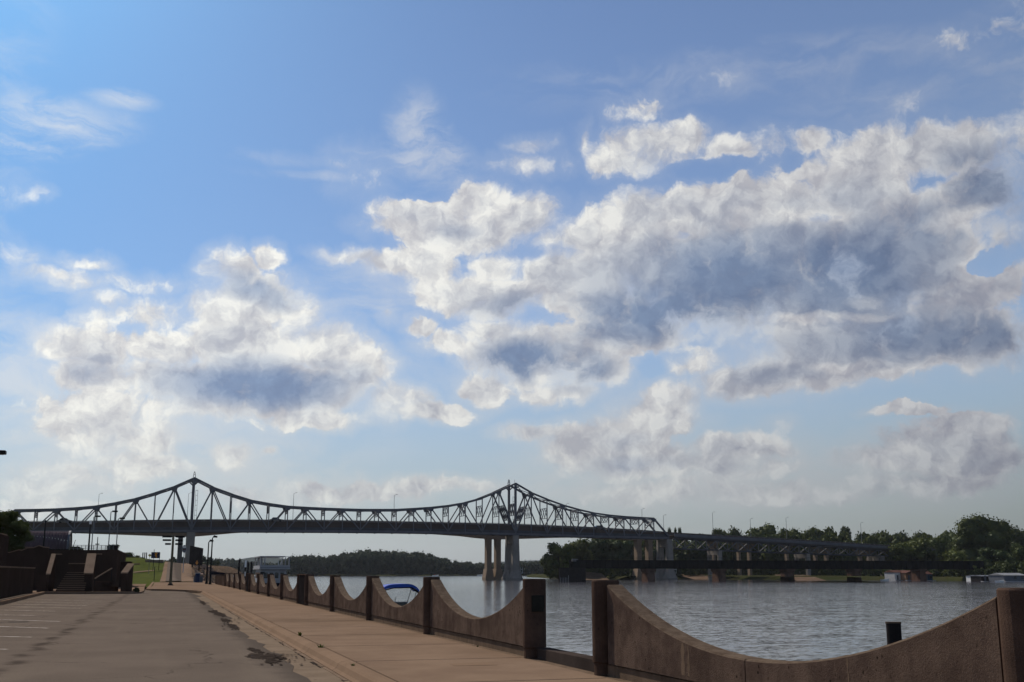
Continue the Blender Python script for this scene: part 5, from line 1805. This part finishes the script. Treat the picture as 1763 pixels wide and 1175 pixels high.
# sandy beaches
for i, (a_, b_, c_, d_) in enumerate(((1003, 1046, 998.6, 990), (1195, 1242, 998.2, 995.2), (1372, 1420, 999.8, 997.2))):
    p0, p1 = atZ(a_, c_, -2), atZ(b_, c_, -2)
    o = MB().add([(p0.x, p0.y - 3, -2.3), (p1.x, p1.y - 3, -2.3), (p1.x + 6, p1.y + 22, .2 if i else .9), ((p0.x + p1.x) / 2, p1.y + 32, .4 if i else 2.2), (p0.x + 4, p0.y + 24, -.1)], [(0, 1, 2, 3, 4)]).build('sand_bank', M['sand'])
    tag(o, kind='structure')
gr_ = MB().add([tuple(atZ(1250, 997, -1.2).xy) + (-.2,), tuple(atZ(1530, 999.6, -1.2).xy) + (-.2,), tuple(atZ(1540, 998, -1.2).xy + Vector((8, 34))) + (.1,), tuple(atZ(1250, 997, -1.2).xy + Vector((0, 34))) + (.1,)], [(0, 1, 2, 3)]).build('grass_bank', M['grass'])
gr_.data.materials[0] = M['bankgrass']
tag(gr_, kind='structure')
fi = shore([(486, 991.3), (520, 991.7), (640, 992.0), (760, 991.8), (880, 991.3), (960, 990.8), (1100, 990.4)])
land('far_island_ground', fi + [(1100, 2400), (200, 2400)], -1.0, M['bankgrass'], 20)
fl = [(16, 1500), (60, 1420), (150, 1500), (300, 1900), (300, 2900), (-1200, 2900), (-1200, 1500)]
land('far_shore_ground', fl, -1.0, M['bankgrass'], 20)


# ------------------------------------------------------------------ trees
def crown_arrays(seed, nleaf, lobes, leaf, flat=1.0, shape='round', core=True):
    """unit crown: x,y in -.5...5, z in 0..1. clumps of leaf cards on the surface of many overlapping lobes"""
    rs = np.random.RandomState(seed)
    L_ = []
    for i in range(lobes):
        if shape == 'round':
            t = rs.uniform(0, 2 * np.pi)
            rr = rs.uniform(0, .33)
            z = rs.uniform(.22, .80)
            rr *= np.sqrt(max(.05, 1 - ((z - .48) / .5) ** 2))
            r = rs.uniform(.10, .20)
        elif shape == 'tall':
            t = rs.uniform(0, 2 * np.pi)
            z = rs.uniform(.14, .90)
            rr = rs.uniform(0, .30) * (1 - z * .55)
            r = rs.uniform(.08, .16)
        else:       # wide, ragged
            t = rs.uniform(0, 2 * np.pi)
            z = rs.uniform(.12, .84)
            rr = rs.uniform(.05, .38) * np.sqrt(max(.1, 1 - ((z - .4) / .62) ** 2))
            r = rs.uniform(.06, .15)
        L_.append((rr * np.cos(t), rr * np.sin(t), z, r))
    L_ = np.array(L_)
    w_ = L_[:, 3] ** 2
    pick = rs.choice(len(L_), nleaf, p=w_ / w_.sum())
    d = rs.normal(size=(nleaf, 3))
    d /= np.linalg.norm(d, axis=1)[:, None]
    rad = L_[pick, 3] * rs.uniform(.72, 1.12, nleaf)
    rad = np.where(rs.rand(nleaf) < .06, rad * 1.25, rad)
    c = L_[pick, :3] + d * rad[:, None] * np.array([1, 1, .85])
    nrm = d + rs.normal(size=(nleaf, 3)) * .55
    nrm /= np.linalg.norm(nrm, axis=1)[:, None]
    a = np.cross(nrm, rs.normal(size=(nleaf, 3)))
    a /= np.linalg.norm(a, axis=1)[:, None]
    b = np.cross(nrm, a)
    s = leaf * rs.uniform(.5, 1.35, nleaf)[:, None]
    k1, k2 = rs.uniform(.5, 1.1, (nleaf, 1)), rs.uniform(.5, 1.1, (nleaf, 1))
    P0 = c - a * s - b * s * k1 * .3
    P1 = c - b * s * k1 + nrm * s * .2
    P2 = c + a * s * k2 + b * s * .2
    P3 = c + b * s * k2 - nrm * s * .15
    V_ = np.stack([P0, P1, P2, P3], 1).reshape(-1, 3)
    Q_ = np.arange(len(V_)).reshape(-1, 4)
    if core:
        # rough inner masses so that the crown is not a hollow shell
        vs, qs_ = [], []
        nu, nv = 7, 5
        base = len(V_)
        for (x_, y_, z_, r_) in L_:
            g = []
            for j in range(nv):
                ph = np.pi * (j + .0) / (nv - 1)
                for i in range(nu):
                    th = 2 * np.pi * i / nu
                    q_ = r_ * .74 * rs.uniform(.8, 1.1)
                    g.append((x_ + q_ * np.sin(ph) * np.cos(th), y_ + q_ * np.sin(ph) * np.sin(th), z_ + q_ * np.cos(ph)))
            o_ = base + len(vs)
            vs += g
            for j in range(nv - 1):
                for i in range(nu):
                    qs_.append((o_ + j * nu + i, o_ + j * nu + (i + 1) % nu, o_ + (j + 1) * nu + (i + 1) % nu, o_ + (j + 1) * nu + i))
        V_ = np.concatenate([V_, np.array(vs)])
        Q_ = np.concatenate([Q_, np.array(qs_)])
    return V_, Q_


def trunk_mesh(seed, h=.45):
    rnd_ = random.Random(seed)
    b = MB()
    b.tube((0, 0, -.06), (.01, 0, h * .6), .028, .02, n=7)
    b.tube((.01, 0, h * .6), (0, .01, h + .2), .02, .008, n=6)
    for i in range(6):
        t = rnd_.uniform(0, 6.28)
        z0 = h * rnd_.uniform(.35, .9)
        b.tube((.005, 0, z0), (.26 * math.cos(t), .26 * math.sin(t), z0 + rnd_.uniform(.15, .34)), .011, .004, n=5)
    return b


PROTO = {}


def proto(key, seed, nleaf, lobes, leaf, shape, m):
    V_, Q_ = crown_arrays(seed, nleaf, lobes, leaf, shape=shape)
    o = fast_mesh('crown', V_, Q_, m)
    t = trunk_mesh(seed).build('trunk', M['bark'])
    PROTO[key] = (o.data, t.data)
    bpy.data.objects.remove(o)
    bpy.data.objects.remove(t)


proto('r1', 1, 6500, 40, .020, 'round', M['leaf'])
proto('r2', 2, 6500, 44, .020, 'round', M['leafdark'])
proto('t1', 3, 4500, 30, .024, 'tall', M['leaf'])
proto('t2', 4, 4500, 30, .024, 'tall', M['leafdark'])
proto('w1', 5, 5000, 46, .022, 'wide', M['leaf'])
proto('w2', 6, 5000, 46, .022, 'wide', M['leafdark'])
proto('big', 7, 14000, 80, .014, 'round', M['leafdark'])
proto('near', 8, 16000, 90, .013, 'wide', M['leafdark'])


def tree(key, px, pyt, Y, wpx, label, zbase=-0.6, rz=None, name='tree', group=None, drop=.0, cat='tree'):
    p = atY(px, pyt, Y)
    t = thing(name, label, cat, (p.x, Y, zbase), rz if rz is not None else (px * 1.7) % 6.28, group)
    h = p.z - zbase
    dist = math.hypot(p.x, Y)
    wd = wpx / 1941 * dist
    cr = link(bpy.data.objects.new('crown', PROTO[key][0]))
    cr.scale = (wd, wd, h * (1 + drop))
    cr.location = (0, 0, -h * drop)
    setparent(cr, t)
    tr = link(bpy.data.objects.new('trunk', PROTO[key][1]))
    tr.scale = (wd * .9, wd * .9, h)
    setparent(tr, t)
    return t


# left tree by the terrace
tree('near', 14, 872, 117, 102, 'leafy dark green tree at the left edge in front of the bridge deck', zbase=3.3)
sh = tree('near', 196, 936, 123.4, 26, 'small shrub hanging over the right end of the terrace wall', zbase=3.4, name='shrub', cat='shrub')
tree('near', 132, 939.5, 123.4, 30, 'low shrub behind the middle of the terrace railing', zbase=3.4, name='shrub', cat='shrub')
tree('near', 234, 1011, 98.6, 14, 'tiny dark shrub at the foot of the curved pedestal', zbase=-.1, name='shrub', cat='shrub')
tree('w2', 220, 950, 420, 60, 'bluish dark tree clump showing above the levee grass right of the terrace', zbase=3.5)
tree('w2', 206, 952, 430, 40, 'low dark tree next to the right end of the terrace wall', zbase=3.5)

# island trees one can tell apart, front row
T = [
    ('w1', 962, 929, 470, 62, 'light open-crowned tree at the tip of the island beside the end block'),
    ('w1', 990, 922, 520, 60, 'feathery pale green tree just behind the tip of the island'),
    ('r2', 1030, 915, 545, 80, 'dense dark tree seen under the deck left of the buff columns'),
    ('r1', 1072, 917, 540, 74, 'rounded green tree directly left of the pair of buff columns behind the railway'),
    ('t2', 1136, 921, 545, 50, 'dark tree seen between the buff columns and the flared pier'),
    ('t2', 1153, 909, 640, 15, 'leftmost of the narrow upright treetops above the deck end'),
    ('t2', 1163, 909, 640, 12, 'second narrow upright treetop above the deck end'),
    ('t2', 1171, 908, 640, 13, 'rightmost of the narrow upright treetops above the deck end'),
    ('r2', 1200, 925, 545, 70, 'dark low tree behind the first truss of the approach'),
    ('t2', 1232, 910, 600, 30, 'upright tree just right of the lamp standard over the light clouds'),
    ('r2', 1262, 903, 600, 44, 'rounded tree left of the dome-shaped crown'),
    ('r1', 1310, 895, 590, 62, 'dome-shaped tree standing highest above the middle of the approach'),
    ('w1', 1344, 903, 600, 30, 'thin ragged treetop right of the dome-shaped crown'),
    ('r1', 1372, 903, 600, 44, 'broad tree beneath the second tall lamp of the approach'),
    ('r2', 1400, 903, 590, 46, 'flat-topped tree in the middle of the island skyline'),
    ('r2', 1424, 905, 600, 32, 'dark tree with a notch on its left side, mid island'),
    ('t2', 1453, 907, 600, 30, 'pointed dark tree right of the notch in the island skyline'),
    ('r2', 1480, 913, 600, 36, 'low dark tree left of the last lamp standard'),
    ('r2', 1512, 912, 610, 50, 'even dark tree right of the last lamp standard'),
    ('r2', 1552, 911, 600, 48, 'dark tree at the end of the approach road'),
    ('r2', 1582, 911, 590, 40, 'dark tree with a pale gap beside it, left of the light green shrubs'),
    ('w1', 1566, 921, 470, 84, 'light yellow-green tree at the end of the approach, above the black girders'),
    ('r1', 1610, 913, 480, 70, 'yellow-green rounded tree between the approach end and the giant round tree'),
    ('r1', 1640, 909, 500, 62, 'mid green tree touching the left side of the giant round tree'),
    ('big', 1688, 879, 440, 112, 'giant round-crowned dark tree near the right edge'),
    ('r1', 1640, 942, 425, 60, 'pale shrubby tree below and left of the giant round tree'),
    ('w1', 1712, 938, 400, 60, 'light green bushy tree in front of the foot of the giant round tree'),
    ('r2', 1748, 903, 520, 56, 'dark tree right behind the giant round tree at the right edge'),
    ('w1', 1756, 931, 410, 44, 'bright green leafy tree at the right edge above the grey boathouse'),
    ('r2', 1800, 900, 480, 90, 'dark tree mostly beyond the right edge'),
    ('w1', 1735, 962, 395, 60, 'low green thicket tree behind the slate boathouse'),
    ('r2', 1665, 962, 400, 70, 'dark undergrowth tree at the end of the black girders'),
]
for (k, px, pyt, Y, wp, lab) in T:
    tree(k, px, pyt, Y, wp * (1.55 if 1190 < px < 1600 and Y > 500 else 1.2), lab, drop=.10)


# woods that read as one mass
def wood(name, spots, m, label, nleaf=650, leaf=.040, seed=9, kinds=('round', 'wide')):
    rs = np.random.RandomState(seed)
    pr = [crown_arrays(seed + i, nleaf, 14, leaf, shape=kinds[i % len(kinds)]) for i in range(6)]
    Vs, Qs, off = [], [], 0
    for i, (x_, y_, z_, w_, h_) in enumerate(spots):
        V_, Q_ = pr[i % 6]
        a = rs.uniform(0, 6.28)
        c, s = math.cos(a), math.sin(a)
        P = np.empty_like(V_)
        P[:, 0] = x_ + (V_[:, 0] * c - V_[:, 1] * s) * w_
        P[:, 1] = y_ + (V_[:, 0] * s + V_[:, 1] * c) * w_
        P[:, 2] = z_ + (V_[:, 2] * 1.12 - .12) * h_
        Vs.append(P)
        Qs.append(Q_ + off)
        off += len(V_)
    o = fast_mesh(name, np.concatenate(Vs), np.concatenate(Qs), m)
    return tag(o, label, 'woodland', kind='stuff')


def row(sky, x0, x1, step, Y0, rows, dY, zb, wfac=1.0, seed=1, jit=1.5, yfun=None):
    rs = random.Random(seed)
    out = []
    for r_ in range(rows):
        Y = Y0 + dY * r_
        x_ = x0 + rs.uniform(0, step)
        while x_ < x1:
            k = r_ / max(1, rows - 1)
            full = interp(sky, x_)
            top = full + (1 - k) * 4 * jit + rs.uniform(-1, 1) * jit * .8
            if yfun: Y = yfun(x_) + dY * r_
            p = atY(x_, top, Y)
            dist = math.hypot(p.x, Y)
            w_ = max(step * 1.9 / 1941 * dist * wfac, (p.z - zb) * .95) * rs.uniform(.8, 1.25)
            out.append((p.x, Y + rs.uniform(-.4, .4) * dY, zb, w_, max(3, p.z - zb)))
            x_ += step * rs.uniform(.7, 1.3)
    return out


ISKY = [(935, 968), (950, 950), (975, 935), (1000, 926), (1040, 920), (1150, 920), (1165, 916), (1200, 916), (1225, 912), (1262, 908), (1300, 904), (1340, 905), (1400, 904.5), (1445, 907), (1480, 912), (1530, 912), (1600, 912), (1650, 912), (1763, 908), (1900, 900)]
wood('island_wood', row(ISKY, 945, 1880, 17, 560, 3, 30, -.6, seed=4), M['leafdark'], 'dense dark wood filling the island behind the bridges')
SH2 = [(938, 996.5), (985, 997.8), (1045, 998.6), (1100, 998), (1200, 997.8), (1300, 998.6), (1400, 999.2), (1480, 999.5), (1560, 999.8), (1640, 1000.4), (1720, 1001.8), (1800, 1002.2), (1950, 1003)]


def shoreY(px):
    y_ = atZ(px, interp(SH2, px), -2).y
    return y_ + (34 if 1255 < px < 1520 else 12)


UND = [(985, 975), (1010, 962), (1100, 955), (1200, 958), (1400, 966), (1560, 968), (1763, 962), (1900, 960)]
wood('island_undergrowth', row(UND, 1046, 1880, 11, 528, 3, 13, -1.2, seed=14, jit=2, yfun=shoreY), M['leafdark'], 'dark undergrowth along the island shore below the road trusses', nleaf=420)
FSKY = [(480, 962), (500, 953), (525, 950), (560, 953), (585, 948), (620, 940.5), (660, 941), (690, 944), (722, 944.5), (745, 951), (775, 960), (800, 963), (830, 966), (880, 964), (920, 962), (950, 958), (980, 955), (1100, 953)]
wood('far_island_wood', row(FSKY, 486, 1090, 8, 1060, 5, 40, -1.5, seed=5, jit=1.1, wfac=1.1), M['leaffar'], 'rounded dark green wood covering the far island in mid river', nleaf=420, leaf=.045, kinds=('round',))
FL = [(330, 962), (372, 957), (390, 956.5), (420, 960), (450, 964), (500, 966), (540, 966)]
wood('far_shore_wood', row(FL, 362, 560, 8, 1580, 3, 90, -1.5, seed=6), M['leaffar'], 'low bluish wood on the far shore behind the excursion boat', nleaf=300, leaf=.05, kinds=('round',))
LW = [(262, 964), (280, 958), (300, 957), (340, 957), (372, 958)]
wood('levee_wood', row(LW, 272, 372, 8, 700, 2, 40, -1, seed=7), M['leaffar'], 'dark wood showing behind the ramp crest and the bridge pier', nleaf=300, leaf=.055)
# distant wooded hills
for nm, tab, Yh_, lab in (('distant_hills', [(330, 985), (400, 966), (425, 960.5), (450, 959), (478, 960.5), (500, 964), (560, 968), (640, 970), (900, 978)], 5200, ''),
                          ('distant_hills', [(600, 985), (850, 968), (1000, 962), (1300, 961), (1763, 958), (2100, 975)], 6000, '')):
    vs, fs = [], []
    n = 40
    xs_ = np.linspace(tab[0][0], tab[-1][0], n)
    for i, xx in enumerate(xs_):
        p = atY(xx, interp(tab, xx) - .35 * math.sin(xx * .21), Yh_)
        vs += [(p.x, Yh_ - 500, -5), (p.x, Yh_, p.z), (p.x * 1.02, Yh_ + 900, p.z * .8), (p.x * 1.02, Yh_ + 1500, -5)]
    for i in range(n - 1):
        for k in range(3):
            fs.append((i * 4 + k, i * 4 + k + 1, i * 4 + 4 + k + 1, i * 4 + 4 + k))
    o = MB().add(vs, fs).build(nm, M['hill'])
    tag(o, kind='structure')


# ------------------------------------------------------------------ boathouses on the island shore
SHORE = [(1480, 999.5), (1560, 999.8), (1640, 1000.4), (1720, 1001.8), (1800, 1002.2)]


def boathouse(px0, px1, pyb, pye, pyr, Y, depth, wall, roof, label, gable='x', front=None, door=True):
    Y = atZ((px0 + px1) / 2, interp(SHORE, (px0 + px1) / 2) + .25, -2).y - 1.5
    a, b_ = atY(px0, pyb, Y), atY(px1, pyb, Y)
    ze, zr2 = atY(px0, pye, Y).z, atY(px0, pyr, Y).z
    z0 = -2.2
    W = b_.x - a.x
    t = thing('boathouse', label, 'boathouse', (a.x, Y, z0), group='boathouses on the island shore')
    MB().box((0, 0, 0), (W, depth, ze - z0)).build('wall', wall, t)
    if gable == 'x':
        MB().prism([(-.3, ze - z0 + .004), (depth + .3, ze - z0 + .004), (depth * .5, zr2 - z0)], 'x', -.25, W + .25).build('roof', roof, t)
    else:
        MB().prism([(-.35, ze - z0 + .004), (W + .35, ze - z0 + .004), (W * .5, zr2 - z0)], 'y', -.5, depth).build('roof', roof, t)
    MB().box((-.5, -1.4, -.1), (W + .5, -.01, .45)).build('float_deck', M['offwhite'], t)
    if front:
        MB().box((.02, -.06, .5), (W * front, -.005, ze - z0 - .1)).build('front_panel', M['white'], t)
    n = max(2, int(W / 2.6))
    for i in range(n):
        x_ = W * (i + .5) / n
        if door and i == 0:
            MB().box((x_ - .42, -.10, .5), (x_ + .42, -.065, 2.45)).build('door', M['slate'], t)
        else:
            f = MB().box((x_ - .5, -.10, 1.3), (x_ + .5, -.065, 2.2)).build('window', M['glass'], t)
    return t


boathouse(1541, 1569, 999.5, 986, 982, 404, 7, M['offwhite'], M['red'], 'white boathouse with a dull red roof under the black railway girders', front=.8)
boathouse(1560, 1580, 1000, 987, 982.5, 399, 6, M['brick'], M['red'], 'narrow brown boathouse against the fifth stone pier of the railway', 'y')
boathouse(1593, 1606, 1000.5, 989, 983.5, 398, 6, M['bluewall'], M['red'], 'small dark blue boathouse with a faded pink roof right of the fifth stone pier')
boathouse(1679, 1690, 1002, 992, 990.5, 352, 5, M['white'], M['slate'], 'tiny white shed at the left end of the dark boathouse')
boathouse(1690.5, 1726, 1002, 992.5, 990.5, 352, 6, M['darkwood'], M['slate'], 'long low dark boathouse between the tiny white shed and the grey one')
boathouse(1729, 1768, 1003, 991, 986.8, 346, 8, M['slate'], M['greyroof'], 'grey boathouse with a pale gabled roof at the right edge of the water')
for px, py, lab in ((1524, 1001, 'small white skiff drawn up left of the white boathouse'), (1722, 1003.2, 'little cream skiff moored before the dark boathouse')):
    p = atZ(px, py, -2)
    t = thing('skiff', lab, 'rowing boat', p, R(20))
    MB().add([(-2, -.7, 0), (1.3, -.7, 0), (2.3, 0, .1), (1.3, .7, 0), (-2, .7, 0), (-2.1, -.8, .6), (1.4, -.8, .7), (2.6, 0, .9), (1.4, .8, .7), (-2.1, .8, .6)],
             [(4, 3, 2, 1, 0), (0, 1, 6, 5), (1, 2, 7, 6), (2, 3, 8, 7), (3, 4, 9, 8), (4, 0, 5, 9)]).build('hull', M['white'], t)
    MB().box((-.9, -.65, .45), (-.6, .65, .5)).build('thwart', M['bark'], t)
    MB().box((.5, -.65, .45), (.8, .65, .5)).build('thwart', M['bark'], t)

# ------------------------------------------------------------------ air
HAZE = 0.00003
if HAZE:
    hb = MB().box((-2600, -1600, -7), (6400, 7600, 175)).build('haze', None)
    hm = bpy.data.materials.new('river_haze')
    hm.use_nodes = True
    hm.node_tree.nodes.clear()
    hn = NT(hm.node_tree)
    pv = hn.n('ShaderNodeVolumePrincipled')
    pv.inputs['Color'].default_value = (0.80, 0.88, 1.0, 1)
    pv.inputs['Density'].default_value = HAZE
    pv.inputs['Anisotropy'].default_value = 0.3
    ho = hn.n('ShaderNodeOutputMaterial')
    hm.node_tree.links.new(pv.outputs[0], ho.inputs['Volume'])
    hb.data.materials.append(hm)
    tag(hb, kind='stuff', label='thin blue summer haze over the river', cat='haze')
